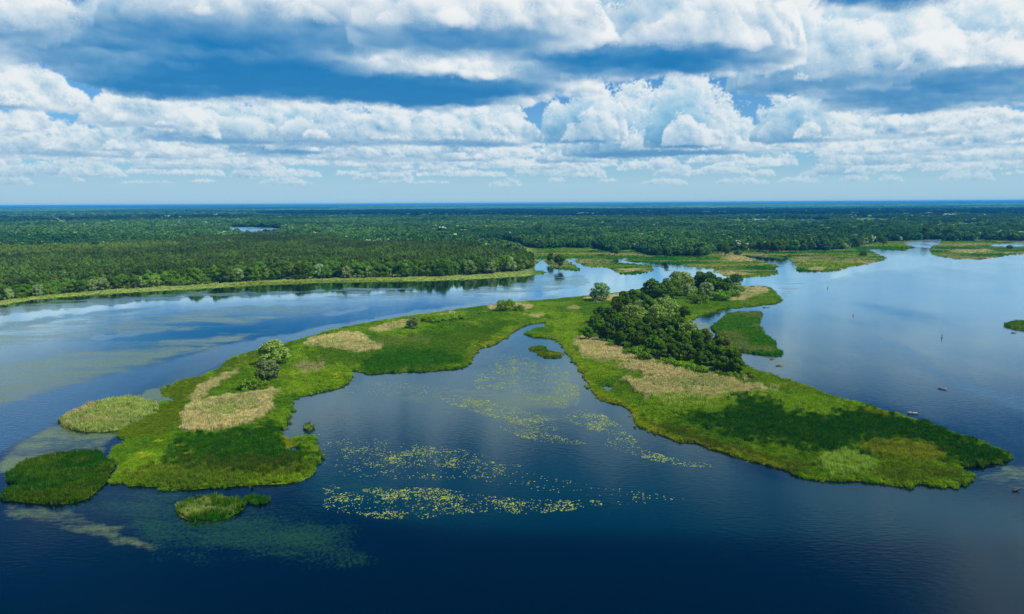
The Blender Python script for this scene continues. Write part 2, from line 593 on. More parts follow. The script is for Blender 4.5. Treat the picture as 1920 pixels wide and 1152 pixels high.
# ------------------------------------------------------------------ object helpers
def new_mesh(name, verts, faces, mat=None, smooth=False):
    me = bpy.data.meshes.new(name)
    verts = np.asarray(verts, np.float32)
    me.vertices.add(len(verts)); me.vertices.foreach_set('co', verts.ravel())
    if len(faces):
        faces = np.asarray(faces)
        k = faces.shape[1]
        me.loops.add(faces.size); me.loops.foreach_set('vertex_index', faces.ravel().astype(np.int32))
        me.polygons.add(len(faces))
        me.polygons.foreach_set('loop_start', np.arange(0, faces.size, k, dtype=np.int32))
        me.polygons.foreach_set('use_smooth', np.full(len(faces), smooth))
    if mat:
        me.materials.append(mat)
    me.update(calc_edges=True)
    return me


def link(name, me, parent=None, loc=None):
    o = bpy.data.objects.new(name, me)
    COL.objects.link(o)
    if parent:
        o.parent = parent
    if loc is not None:
        o.location = loc
    return o


def tag(o, label=None, cat=None, group=None, kind=None):
    if label: o['label'] = label
    if cat: o['category'] = cat
    if group: o['group'] = group
    if kind: o['kind'] = kind
    return o


def point_attr(me, name, data, kind='FLOAT_COLOR'):
    at = me.attributes.new(name, kind, 'POINT')
    if kind == 'FLOAT_COLOR':
        d = np.ones((len(data), 4), np.float32); d[:, :3] = data
        at.data.foreach_set('color', d.ravel())
    elif kind == 'FLOAT_VECTOR':
        at.data.foreach_set('vector', np.asarray(data, np.float32).ravel())
    else:
        at.data.foreach_set('value', np.asarray(data, np.float32).ravel())


def scatter(name, pts, scl, col, proto, label, cat_kind='stuff', lean=0.06):
    """one uncountable mass (reeds, a wood): copies of one clump set on points by geometry nodes"""
    n = len(pts)
    me = new_mesh(name, pts, [])
    rot = np.stack([rng.normal(0, lean, n), rng.normal(0, lean, n), rng.uniform(0, 6.283, n)], 1)
    point_attr(me, 'scl', scl, 'FLOAT_VECTOR'); point_attr(me, 'rot', rot, 'FLOAT_VECTOR'); point_attr(me, 'col', col)
    o = link(name, me)
    tag(o, label, None, None, cat_kind)
    ng = bpy.data.node_groups.new(name + '_set', 'GeometryNodeTree')
    ng.interface.new_socket('Geometry', in_out='INPUT', socket_type='NodeSocketGeometry')
    ng.interface.new_socket('Geometry', in_out='OUTPUT', socket_type='NodeSocketGeometry')
    N = ng.nodes.new
    gi = N('NodeGroupInput'); go = N('NodeGroupOutput')
    ip = N('GeometryNodeInstanceOnPoints'); ob = N('GeometryNodeObjectInfo')
    ob.inputs['Object'].default_value = proto
    ob.inputs['As Instance'].default_value = True
    a1 = N('GeometryNodeInputNamedAttribute'); a1.data_type = 'FLOAT_VECTOR'; a1.inputs['Name'].default_value = 'scl'
    a2 = N('GeometryNodeInputNamedAttribute'); a2.data_type = 'FLOAT_VECTOR'; a2.inputs['Name'].default_value = 'rot'
    er = N('FunctionNodeEulerToRotation')
    Lk = ng.links.new
    Lk(gi.outputs[0], ip.inputs['Points']); Lk(ob.outputs['Geometry'], ip.inputs['Instance'])
    Lk(a1.outputs['Attribute'], ip.inputs['Scale'])
    Lk(a2.outputs['Attribute'], er.inputs[0]); Lk(er.outputs[0], ip.inputs['Rotation'])
    Lk(ip.outputs[0], go.inputs[0])
    md = o.modifiers.new('set', 'NODES'); md.node_group = ng
    return o


# ------------------------------------------------------------------ shorelines (traced on the photograph, laid out in metres on the ground)
MAIN = [(217,897),(222,878),(207,864),(217,840),(243,827),(222,817),(229,807),(262,788),(294,770),(296,755),(326,755),(328,749),(312,742),(302,739),(302,732),(323,725),(333,715),(375,706),(417,692),(425,676),(458,664),(486,657),(540,645),(600,626),(660,612),(720,602),(780,592),(850,583),(920,573),(980,567),(1050,561),(1100,556),(1150,551),(1190,546),(1230,536),(1290,526),(1340,528),(1392,538),(1438,537),(1452,549),(1457,556),(1466,563),(1456,569),(1420,573),(1385,577),(1350,580),(1318,590),(1297,599),(1289,609),(1296,618),(1330,634),(1362,655),(1390,686),(1439,703),(1474,714),(1517,730),(1561,745),(1605,758),(1649,771),(1692,782),(1736,797),(1780,811),(1824,826),(1867,841),(1889,854),(1887,865),(1859,872),(1819,875),(1789,878),(1819,894),(1819,902),(1780,913),(1745,913),(1727,906),(1708,905),(1701,912),(1666,910),(1627,904),(1592,902),(1539,901),(1500,894),(1474,883),(1430,870),(1386,857),(1342,846),(1307,832),(1268,826),(1233,815),(1216,806),(1196,800),(1185,784),(1191,771),(1167,760),(1146,756),(1122,745),(1108,730),(1097,706),(1083,684),(1069,667),(1058,651),(1047,638),(1025,634),(992,631),(987,624),(1003,616),(1029,613),(1027,604),(1007,605),(985,611),(959,622),(948,635),(926,646),(897,655),(881,671),(879,686),(857,691),(810,696),(748,698),(697,702),(675,698),(662,692),(658,696),(662,706),(646,722),(617,731),(584,739),(551,746),(546,762),(540,784),(527,806),(528,820),(545,826),(560,822),(575,816),(592,820),(586,832),(600,850),(589,883),(573,897),(544,905),(500,909),(417,913),(347,916),(295,914),(250,909),(226,904)]
MAIN_HOLES = [[(250,858),(268,856),(276,860),(262,864)], [(1195,780),(1206,779),(1212,784),(1200,786)], [(905,640),(918,637),(922,641),(910,643)], [(537,838),(550,833),(566,842),(568,850),(556,854),(544,851)], [(1124,723),(1150,725),(1150,734),(1137,735)]]
WEST = [(12,892),(35,876),(69,862),(115,853),(153,851),(181,850),(194,866),(208,869),(217,878),(205,888),(188,912),(163,932),(139,942),(104,946),(69,944),(38,938),(7,935),(10,925),(35,916),(52,909),(21,904)]
PALE = [(111,789),(135,774),(156,766),(208,753),(250,750),(285,757),(298,768),(285,780),(262,790),(243,800),(215,807),(185,811),(150,808),(125,800)]
SMALL = [(330,958),(340,947),(368,938),(396,936),(434,940),(458,942),(458,956),(434,970),(399,978),(365,977),(347,970)]
TUFT = [(463,937),(478,934),(495,937),(500,944),(485,947),(468,943)]
POOL_ISLET = [(990,655),(1010,649),(1021,651),(1025,658),(1036,660),(1054,665),(1054,670),(1036,672),(1014,669),(1008,662)]
INLET_ISLET = [(571,800),(583,798),(586,804),(578,809),(568,806)]
CHANNEL = [(1333,613),(1349,604),(1361,591),(1385,586),(1426,586),(1428,590),(1422,600),(1422,609),(1429,624),(1451,641),(1454,646),(1448,651),(1466,662),(1463,668),(1441,667),(1405,662),(1375,656),(1366,646),(1367,635),(1353,628),(1341,622)]
EAST = [(1881,611),(1900,604),(1930,601),(1990,600),(2010,612),(1960,622),(1910,619)]
NORTH = [(-900,700),(-500,626),(-200,592),(0,572),(60,562),(130,556),(200,551),(300,545),(400,540),(500,534),(620,530),(700,529),(780,527),(860,525),(930,521),(980,518),(1020,513),(1023,510),(1005,508),(1000,500),(1007,492),(1010,486),(1014,482),(1018,488),(1027,494),(1031,502),(1054,506),(1086,508),(1086,505),(1072,496),(1060,486),(1089,484),(1078,490),(1088,495),(1106,501),(1136,501),(1153,508),(1164,514),(1185,515),(1209,512),(1225,506),(1219,498),(1185,495),(1153,493),(1146,490),(1157,487),(1172,483),(1184,482),(1170,489),(1194,492),(1252,493),(1279,496),(1318,503),(1344,505),(1336,510),(1353,512),(1357,518),(1389,521),(1431,518),(1460,513),(1452,505),(1458,498),(1438,493),(1396,482),(1392,478),(1399,478),(1438,483),(1467,485),(1467,479),(1477,482),(1495,495),(1493,505),(1502,510),(1541,510),(1576,506),(1594,500),(1622,496),(1663,485),(1640,475),(1615,466),(1650,468),(1693,471),(1714,464),(1692,457),(1715,451),(1760,450),(1772,454),(1745,463),(1745,473),(1753,479),(1792,486),(1842,486),(1899,477),(1990,474),(2150,478),(2400,490),(2700,510)]
NORTH_HOLES = [[(428,426),(460,425.5),(500,427),(528,429),(526,440),(505,445),(460,446),(438,440)], [(1104,469),(1119,469),(1117,473),(1106,474)], [(1112,477),(1133,476.5),(1134,479.5),(1118,481)],
               [(1198,461),(1212,463),(1216,468),(1245,472),(1275,476),(1268,479),(1235,476),(1212,472),(1204,466)], [(1849,461),(1890,456),(1935,455),(1990,458),(1990,464),(1930,463),(1888,464)], [(1400,411.5),(1500,412.0),(1560,413),(1550,416.5),(1480,417),(1400,415)], [(1590,413),(1660,414),(1650,420.5),(1600,420)], [(1610,404.3),(1660,404.6),(1658,405.6),(1612,405.4)]]


def ground_poly(px, n=1):
    p = chaikin(px, n)
    p[:, 1] = np.maximum(p[:, 1], 384.2)
    return ground(p[:, 0], p[:, 1])


# ------------------------------------------------------------------ colours of the marsh plants
GREEN = np.array([0.076, 0.182, 0.004]); BRIGHT = np.array([0.175, 0.300, 0.007]); DARK = np.array([0.014, 0.072, 0.001])
TAN = np.array([0.57, 0.490, 0.215]); OLIVE = np.array([0.095, 0.150, 0.004]); YELLOW = np.array([0.300, 0.345, 0.014]); PALEG = np.array([0.280, 0.365, 0.080])
BROWNG = np.array([0.105, 0.128, 0.010])
T_MAIN = [
    # (polygon, colour, height, softness, strength)
    ([(222,817),(229,807),(262,790),(294,770),(326,755),(302,739),(302,730),(333,713),(400,700),(385,722),(370,735),(352,755),(342,775),(335,805),(300,818),(243,827)], OLIVE, 0.45, 6, 1.0),
    ([(425,676),(540,645),(560,650),(500,668),(450,690),(400,704)], BROWNG, 1.0, 8, .6),
    ([(560,655),(700,640),(880,610),(960,600),(930,640),(880,660),(870,688),(700,698),(650,680),(600,690)], GREEN * .8, 1.3, 12, .8),
    ([(690,672),(740,655),(860,662),(878,685),(800,695),(700,700),(672,694)], DARK * 1.6, 1.4, 8, .8),
    ([(345,820),(480,805),(530,785),(532,830),(590,852),(585,880),(480,890),(300,880),(330,835)], DARK * 1.3, 1.9, 14, .95),
    ([(240,890),(330,868),(480,862),(585,868),(585,890),(500,908),(350,914),(250,908)], BROWNG * .7, 2.0, 14, .5),
    ([(340,783),(351,766),(388,755),(432,747),(473,743),(506,733),(530,734),(528,742),(506,751),(515,764),(500,783),(463,801),(419,810),(368,815),(342,814)], TAN, 2.6, 3, 1.0),
    ([(395,770),(430,762),(450,772),(440,785),(400,784)], PALEG, 2.5, 6, .7),
    ([(466,766),(484,762),(488,768),(470,773)], PALEG * .9, 2.5, 4, .7),
    ([(566,646),(591,635),(646,626),(686,629),(693,640),(722,651),(715,660),(657,663),(617,656),(590,650)], TAN, 2.2, 3, .95),
    ([(600,642),(640,634),(650,640),(620,650)], PALEG, 2.2, 5, .6),
    ([(690,620),(737,607),(766,602),(768,615),(737,620),(704,625)], TAN, 2.0, 3, .9),
    ([(815,592),(861,585),(870,588),(830,594)], TAN, 1.6, 3, .8),
    ([(907,579),(950,571),(1003,571),(1003,579),(977,584),(930,582)], TAN * .95, 1.2, 3, .85),
    ([(982,590),(1023,590),(1017,596),(990,595)], TAN, 1.2, 3, .8),
    ([(1060,577),(1090,576),(1095,581),(1068,583)], TAN * .8, 1.0, 4, .6),
    ([(1097,558),(1167,551),(1162,560),(1133,567),(1103,566)], TAN * .9, 1.0, 3, .9),
    ([(354,753),(372,732),(385,721),(410,708),(444,696),(450,700),(417,718),(388,740),(368,757)], TAN * .85, 1.6, 4, .8),
    ([(552,684),(600,679),(618,690),(600,702),(560,700)], TAN * .6, 1.3, 8, .65),
    ([(700,634),(790,632),(810,642),(740,650),(690,646)], PALEG * .6, 1.3, 8, .5),
    ([(1076,640),(1096,634),(1113,637),(1137,648),(1164,658),(1171,668),(1196,670),(1193,676),(1161,682),(1130,687),(1106,680),(1086,658)], TAN, 2.3, 4, .95),
    ([(1159,690),(1176,681),(1217,676),(1259,688),(1307,698),(1356,710),(1404,722),(1458,732),(1453,738),(1400,745),(1330,765),(1259,766),(1210,748),(1176,721),(1186,714),(1222,707),(1186,702)], TAN * .95, 2.5, 11, .95),
    ([(1210,750),(1260,742),(1330,745),(1400,742),(1470,735),(1530,745),(1592,775),(1560,787),(1480,782),(1440,765),(1400,755),(1385,772),(1330,785),(1250,778)], BRIGHT * 1.25, 2.4, 10, .75),
    ([(1395,690),(1440,702),(1510,728),(1560,745),(1520,746),(1460,732),(1400,715)], BRIGHT * .9, 1.6, 6, .8),
    ([(1370,753),(1400,747),(1456,755),(1472,773),(1531,785),(1587,779),(1622,771),(1692,785),(1885,853),(1880,866),(1824,875),(1780,870),(1762,854),(1692,830),(1605,830),(1590,845),(1635,861),(1605,868),(1561,852),(1517,854),(1452,837),(1364,815),(1280,782),(1351,782),(1380,772)], DARK * 1.25, 2.2, 15, 1.0),
    ([(1200,790),(1290,805),(1380,840),(1450,862),(1520,872),(1500,893),(1430,870),(1342,845),(1268,826),(1216,806)], BROWNG * .8, 1.4, 8, .75),
    ([(1525,872),(1545,856),(1590,851),(1632,864),(1640,880),(1620,893),(1570,896),(1535,888)], PALEG * .5 + BRIGHT * .75, 2.5, 5, .9),
    ([(1605,846),(1640,833),(1700,832),(1750,842),(1775,860),(1745,870),(1690,866),(1640,858)], YELLOW * .75, 2.2, 5, .85),
    ([(1620,772),(1665,780),(1655,788),(1625,784)], YELLOW * .7, 2.2, 5, .7),
    ([(1640,880),(1720,872),(1800,885),(1815,900),(1760,905),(1700,908),(1640,900)], OLIVE * 1.1, 1.8, 8, .8),
    ([(1363,566),(1392,538),(1438,537),(1448,549),(1419,557),(1385,566)], TAN * .85, 1.2, 3, .9),
    ([(1300,590),(1360,572),(1455,560),(1460,568),(1380,578),(1320,590)], BRIGHT * .8, 1.3, 5, .7),
]
T_MAIN += [
    ([(1060,650),(1072,652),(1100,700),(1118,738),(1150,750),(1196,768),(1200,792),(1260,818),(1340,838),(1430,863),(1500,886),(1500,895),(1420,870),(1330,846),(1240,822),(1190,800),(1180,780),(1120,748),(1095,708)], YELLOW * .8, .9, 5, .62),
    ([(1030,596),(1090,590),(1090,640),(1060,640),(1040,625)], BRIGHT * 1.1, 1.0, 10, .7),
    ([(880,655),(930,640),(960,618),(985,606),(975,622),(950,642),(905,662),(885,680)], YELLOW * .6, .9, 5, .6),
    ([(545,790),(535,800),(528,835),(540,850),(552,850),(545,825),(550,800)], YELLOW * .7, .9, 5, .7),
]
SPOTS = [(330,840,18,7),(352,852,16,7),(268,856,20,5),(252,862,12,4),(300,832,14,6),(530,815,12,14),(535,840,10,8),(620,712,24,7),(640,704,18,5),(560,706,20,6),(905,648,30,6),(940,636,24,5),(450,672,20,5),(1140,760,34,10),(1110,720,14,14),(1180,775,22,10),(1230,812,26,7),(1120,660,10,10),(1050,628,24,5),(1080,605,20,4)]


def main_paint(P, PX):
    n = len(P)
    big = fbm(P[:, 0] / 28, P[:, 1] / 28, 3, 4); fine = fbm(P[:, 0] / 5, P[:, 1] / 5, 9, 3)
    k = sstep(-.35, .45, big + .35 * fine)
    col = GREEN[None] * (1 - k)[:, None] + BRIGHT[None] * k[:, None]
    hgt = 1.1 + .5 * big
    for i, (poly, c, h, w, st) in enumerate(T_MAIN):
        m = soft_poly(PX, poly, w, 31 + i, w * 1.7, 11) * st
        if c[0] > .4:
            c = c[None] * (1 - .55 * sstep(.0, .38, big + .7 * fine))[:, None] + PALEG[None] * .8 * (.55 * sstep(.0, .38, big + .7 * fine))[:, None]
        else:
            c = c[None]
        m = np.clip(m * (1 + .25 * fine), 0, 1)
        col = col * (1 - m)[:, None] + c * m[:, None]
        hgt = hgt * (1 - m) + h * m
    for i, (x, y, a, b) in enumerate(SPOTS):
        e = ((PX[:, 0] - x) / a) ** 2 + ((PX[:, 1] - y) / b) ** 2
        m = np.clip(1.3 - e, 0, 1) * sstep(-.05, .35, fbm(P[:, 0] / 3.2, P[:, 1] / 3.2, 60 + i, 3))
        m *= .85
        col = col * (1 - m)[:, None] + YELLOW[None] * 1.15 * m[:, None]
        hgt = hgt * (1 - m) + .9 * m
    return col, hgt


def simple_paint(c1, c2, c3, h, stretch=1.0, f3=.2, sc=16):
    def f(P, PX):
        big = fbm(P[:, 0] / (sc * stretch), P[:, 1] / sc, 5, 4); fine = fbm(P[:, 0] / 5, P[:, 1] / 5, 8, 3)
        k = sstep(-.4, .4, big + .4 * fine)[:, None]
        col = c1[None] * (1 - k) + c2[None] * k
        q = (sstep(.12, .4, fbm(P[:, 0] / (sc * stretch) + 9, P[:, 1] / sc + 3, 15, 3) + .3 * fine) * (f3 > 0) * min(1, f3 * 4))[:, None]
        col = col * (1 - q) + c3[None] * q
        return col, np.full(len(P), h) * (1 + .25 * big)
    return f


def lit_paint(P, PX):
    """marsh of the far shore: dark rush and pale grass in streaks, reed belt along the water"""
    st = fbm(P[:, 0] / 130, P[:, 1] / 45, 5, 4); fine = fbm(P[:, 0] / 20, P[:, 1] / 12, 8, 3)
    k = sstep(-.3, .35, st + .4 * fine)[:, None]
    col = (DARK * 1.7)[None] * (1 - k) + (BRIGHT * .75)[None] * k
    q = sstep(.08, .34, fbm(P[:, 0] / 110 + 9, P[:, 1] / 30 + 3, 15, 3) + .2 * fine)[:, None] * .65
    col = col * (1 - q) + (TAN * .62)[None] * q
    belt = sstep(1010, 990, PX[:, 0])[:, None]          # long reed belt before the forest
    col = col * (1 - belt) + (PALEG * .95)[None] * belt
    k2 = soft_poly(PX, [(430,538),(700,530),(760,529),(760,526),(560,528),(430,534)], 3)[:, None] * belt * .7
    col = col * (1 - k2) + OLIVE[None] * 1.2 * k2
    for poly in ([(885,458),(930,452),(1000,464),(960,468),(905,464)], [(1345,484),(1380,480),(1420,486),(1410,490),(1360,490)], [(1510,504),(1545,500),(1560,504),(1530,508)],
                 [(1775,470),(1850,468),(1870,472),(1800,475)], [(1150,505),(1200,503),(1215,507),(1180,510)], [(1300,508),(1400,512),(1420,516),(1370,517)]):
        m = soft_poly(PX, poly, 3, 7, 3, 12)[:, None] * .8
        col = col * (1 - m) + TAN[None] * .8 * m
    return col, np.full(len(P), 1.6) + .4 * st


# ------------------------------------------------------------------ land
def land_patch(name, px, paint, cell, holes=(), wob=1.2):
    poly = ground_poly(px, 1)
    lo = poly.min(0) - 8; hi = poly.max(0) + 8
    xs = np.arange(lo[0], hi[0], cell); ys = np.arange(lo[1], hi[1], cell)
    X, Y = np.meshgrid(xs, ys)
    P = np.stack([X.ravel(), Y.ravel()], 1)
    s = sdf(P, poly)
    for h in holes:
        s = np.minimum(s, -sdf(P, ground_poly(h, 1)))
    s = s + wob * 2.0 * fbm(P[:, 0] / 7, P[:, 1] / 7, 77, 3)
    z = np.clip(0.05 + s * 0.13, -0.7, 0.42) + 0.10 * fbm(P[:, 0] / 9, P[:, 1] / 9, 5, 2) * (s > 1)
    nx, ny = len(xs), len(ys)
    idx = np.arange(nx * ny).reshape(ny, nx)
    q = np.stack([idx[:-1, :-1], idx[:-1, 1:], idx[1:, 1:], idx[1:, :-1]], -1).reshape(-1, 4)
    keep = (s[q] > -2.5).any(1)
    q = q[keep]
    used = np.unique(q); mp = -np.ones(nx * ny, int); mp[used] = np.arange(len(used))
    P2 = P[used]
    col, _ = paint(P2, to_px(P2))
    me = new_mesh(name, np.column_stack([P2, z[used]]), mp[q], M_GROUND, True)
    point_attr(me, 'tint', col * 0.55)
    o = link(name, me)
    tag(o, kind='structure')
    return poly


def reed_points(px, holes=(), lim=None, dens0=2.3, grow=0.4, wob=1.2, clear=None, rmax=1e9):
    poly = NPOLY if px is NORTH else ground_poly(px, 1)
    hp = [ground_poly(h, 1) for h in holes]
    lo = poly.min(0) - 2; hi = poly.max(0) + 2
    if lim is not None:
        lo = np.maximum(lo, lim[0]); hi = np.minimum(hi, lim[1])
    n = int(min((hi[0] - lo[0]) * (hi[1] - lo[1]) * dens0, 2.6e6))
    P = lo + rng.random((n, 2)) * (hi - lo)
    r = np.hypot(P[:, 0], P[:, 1])
    keep = rng.random(n) < np.clip((300.0 / r) ** 2, 0.02, 1.0)
    P = P[keep]; r = r[keep]
    PX = to_px(P)
    m = (PX[:, 0] > -300) & (PX[:, 0] < 2220) & (r < rmax)
    P = P[m]; r = r[m]
    m = inside(P, poly) | (edge_dist(P, poly) < 3)
    P = P[m]; r = r[m]
    s = sdf(P, poly)
    for h in hp:
        s = np.minimum(s, -sdf(P, h))
    s = s + wob * 2.0 * fbm(P[:, 0] / 7, P[:, 1] / 7, 77, 3)
    fr = fbm(P[:, 0] / 2.6, P[:, 1] / 2.6, 401, 2)
    m = s > -(grow + np.where(fr > .1, (7.0 if wob > 1 else 2.2) * (fr - .1), 0))
    return P[m], r[m], s[m]


def tuft_proto(name, blades, seed, w=0.055, spread=0.30):
    g = np.random.default_rng(seed)
    V = []; Fc = []
    for i in range(blades):
        a = g.uniform(0, 6.283); b = g.uniform(0, 6.283); rr = spread * math.sqrt(g.random())
        x, y = rr * math.cos(a), rr * math.sin(a)
        h = g.uniform(0.6, 1.1)
        lx, ly = g.normal(0, 0.17), g.normal(0, 0.17)
        dx, dy = w * math.cos(b), w * math.sin(b)
        k = len(V)
        V += [(x - dx, y - dy, -0.1), (x + dx, y + dy, -0.1), (x + dx * .8 + lx * .5, y + dy * .8 + ly * .5, h * .6), (x - dx * .8 + lx * .5, y - dy * .8 + ly * .5, h * .6),
              (x - dx * .5 + lx * 1.9, y - dy * .5 + ly * 1.9, h * .93), (x + dx * .5 + lx * 1.9, y + dy * .5 + ly * 1.9, h * .93)]
        Fc += [(k, k + 1, k + 2, k + 3), (k + 3, k + 2, k + 5, k + 4)]
    me = new_mesh(name, V, Fc, M_REED)
    return bpy.data.objects.new(name, me)


TUFT_P = tuft_proto('reed_tuft', 15, 1)


def reeds(name, px, paint, label, holes=(), dens0=2.3, lim=None, hs=1.0, wob=1.2, avoid=None, rmax=1e9):
    P, r, s = reed_points(px, holes, lim, dens0, wob=wob, rmax=rmax)
    if avoid is not None:
        m = avoid(P)
        P, r, s = P[m], r[m], s[m]
    PX = to_px(P)
    col, h = paint(P, PX)
    n = len(P)
    col = col * rng.normal(1, .16, (n, 1)).clip(.5, 1.6) * (1 + rng.normal(0, .05, (n, 3)))
    clump = fbm(P[:, 0] / 3.5, P[:, 1] / 3.5, 512, 3)
    trail = np.abs(fbm(P[:, 0] / 38 + 5, P[:, 1] / 38, 520, 3))           # old waterways grown over with another plant
    dead = (rng.random(n) < .03 + .06 * (clump > .25))[:, None]
    col = np.where(dead, col * .75 + TAN[None] * np.array([.13, .17, .10])[None], col)
    tr = (sstep(.035, .0, trail) * .55)[:, None]
    col = col * (1 - tr) + (DARK * 1.6)[None] * tr
    h = h * (1 + .55 * clump) * (1 - .35 * tr[:, 0])
    wide = np.clip(r / 300.0, 0.85, 5.0) * 1.25
    hh = h * hs * rng.uniform(.75, 1.2, n)
    scl = np.stack([wide, wide, hh], 1)
    z = np.clip(0.05 + s * 0.13, -0.2, 0.35)
    o = scatter(name, np.column_stack([P, z]), scl, np.clip(col, 0.0005, 1), TUFT_P, label)
    print('REEDS', name, n)
    return o


# ------------------------------------------------------------------ water: one sheet to the horizon
def build_water():
    az = np.radians(np.concatenate([np.linspace(-180, -50, 40)[:-1], np.linspace(-50, 50, 401)[:-1], np.linspace(50, 180, 40)[:-1]]))
    r = np.concatenate([[30], np.exp(np.linspace(math.log(130), math.log(1600), 300)), np.exp(np.linspace(math.log(1700), math.log(39000), 60))])
    A, Rr = np.meshgrid(az, r)
    P = np.stack([(Rr * np.sin(A)).ravel(), (Rr * np.cos(A)).ravel()], 1)
    na, nr = len(az), len(r)
    idx = np.arange(na * nr).reshape(nr, na)
    j2 = (np.arange(na) + 1) % na
    q = np.stack([idx[:-1, :], idx[1:, :], idx[1:, j2], idx[:-1, j2]], -1).reshape(-1, 4)
    V = np.column_stack([P, np.zeros(len(P))])
    V = np.vstack([V, [[0, 0, 0]]])
    P = V[:, :2]
    PX = to_px(P)
    behind = P[:, 1] < 5
    PX[behind] = (-9999, 9999)
    film = np.zeros(len(P)); weed = np.zeros(len(P)); rip = np.full(len(P), 0.28)

    def add(arr, poly, v, w, seed=1, amp=8, sc=26):
        m = soft_poly(PX, poly, w, seed, amp, sc)
        arr[:] = np.maximum(arr, m * v)
    rip[(PX[:, 1] < 640) & (PX[:, 0] < 1480)] = .12
    lake = soft_poly(PX, [(520,760),(600,735),(700,705),(880,692),(960,620),(1060,640),(1120,760),(1300,840),(1500,910),(1900,930),(1960,1020),(1300,1010),(900,1000),(620,960),(560,915)], 50)
    add(film, [(-30,900),(0,860),(30,832),(80,802),(115,793),(150,812),(200,812),(228,808),(212,828),(198,848),(150,851),(60,862),(15,884)], 0.80, 14)
    add(film, [(215,750),(270,734),(302,730),(320,745),(328,755),(300,757),(250,752)], .9, 9)
    add(film, [(5,943),(60,948),(130,955),(200,975),(250,1008),(310,1030),(230,1024),(140,1002),(60,985),(0,965)], .64, 26)
    add(film, [(-40,690),(150,655),(260,640),(420,626),(530,613),(400,652),(260,692),(150,722),(60,748),(-40,775)], .74, 26)
    add(film, [(-40,604),(200,590),(420,574),(700,560),(560,600),(300,630),(120,642),(-40,668)], .66, 26)
    add(film, [(-40,580),(140,562),(330,549),(480,545),(620,541),(800,538),(800,546),(560,552),(330,564),(160,576),(-40,596)], .80, 7)
    add(film, [(560,553),(760,546),(1000,541),(1020,548),(800,556),(600,562)], .55, 8)
    add(film, [(1010,514),(1100,518),(1110,536),(1000,551),(880,556),(840,549),(960,533)], .66, 6)
    add(film, [(1080,545),(1160,535),(1230,530),(1180,545),(1100,552)], .45, 8)
    add(film, [(1296,614),(1316,600),(1345,606),(1335,620),(1365,645),(1370,658),(1340,636)], .9, 4)
    add(film, [(1440,520),(1500,525),(1490,545),(1465,562)], .45, 8)
    add(film, [(1820,903),(1890,868),(1960,870),(1960,925),(1850,914)], .52, 8)
    add(film, [(1420,665),(1480,662),(1500,690),(1450,690)], .5, 6)
    add(film, [(700,735),(780,728),(830,760),(880,790),(800,770)], .50, 20)
    add(film, [(820,735),(960,715),(1090,740),(1080,790),(1000,820),(900,780)], .52, 26)
    add(weed, [(150,930),(330,910),(480,950),(600,955),(660,1005),(720,1050),(620,1092),(480,1066),(330,1045),(230,1012)], .66, 75, 4, 30, 60)
    add(weed, [(0,900),(220,900),(420,925),(620,915),(600,980),(300,990),(60,960)], .46, 50, 9, 30, 50)
    add(weed, [(600,860),(700,900),(900,960),(760,985),(620,960)], .4, 20)
    add(rip, [(-60,770),(60,746),(200,702),(300,682),(420,647),(560,622),(760,587),(960,562),(1060,553),(980,569),(760,600),(560,637),(440,674),(330,714),(220,754),(110,792),(30,832),(-60,870)], 1.0, 8, 3, 5)
    add(rip, [(-60,618),(120,592),(250,577),(340,569),(220,590),(80,606),(-60,630)], .9, 4)
    add(rip, [(100,686),(160,672),(240,660),(230,668),(150,684),(110,692)], .9, 3)
    add(rip, [(160,632),(240,622),(330,618),(260,632),(180,640)], .8, 4)
    add(rip, [(600,588),(680,577),(690,582),(620,594)], .9, 3)
    add(rip, [(1500,520),(1960,490),(1960,900),(1700,775),(1480,690),(1470,560)], .40, 25)
    add(rip, [(1650,640),(1760,720),(1960,790),(1960,750),(1780,710),(1690,630)], .62, 12)
    lag = soft_poly(PX, [(540,770),(700,705),(880,692),(1060,660),(1120,760),(1300,840),(1500,910),(1900,930),(1960,1200),(500,1200),(520,930),(600,900)], 20)
    rip = np.maximum(rip * (1 - lag), lag * .24)
    calm = np.maximum(soft_poly(PX, [(1180,500),(1300,508),(1480,520),(1400,530),(1250,525),(1120,530),(1000,560),(860,560),(1000,535)], 8, 5, 8), soft_poly(PX, [(1560,512),(1680,480),(1740,478),(1800,492),(1640,508),(1560,525)], 8, 6, 8))
    calm = np.maximum(calm, soft_poly(PX, [(-40,585),(330,556),(620,545),(1000,528),(1000,540),(700,552),(300,575),(-40,602)], 5))
    rip = rip * (1 - .9 * calm)
    far = np.hypot(P[:, 0], P[:, 1]) > 1700
    rip[far] = 1.3; film[far] = 0
    lake = lake * sstep(1130, 880, PX[:, 1])
    hub = len(V) - 1
    tri_ = np.stack([np.full(na, hub), idx[0, :], idx[0, j2]], -1)
    me = bpy.data.meshes.new('water')
    faces = [tuple(f) for f in tri_.tolist()] + [tuple(f) for f in q.tolist()]
    me.from_pydata(V.tolist(), [], faces)
    me.materials.append(mat_water())
    point_attr(me, 'film', film, 'FLOAT'); point_attr(me, 'weed', weed, 'FLOAT'); point_attr(me, 'ripple', rip, 'FLOAT'); point_attr(me, 'shallow', lake, 'FLOAT')
    me.update()
    o = link('water', me)
    tag(o, kind='structure')
    # make sure the sheet faces up
    if me.polygons[len(me.polygons) // 2].normal.z < 0:
        me.flip_normals()


build_water()


# ------------------------------------------------------------------ north shore: marsh and forest floor out to the horizon
NPOLY = None


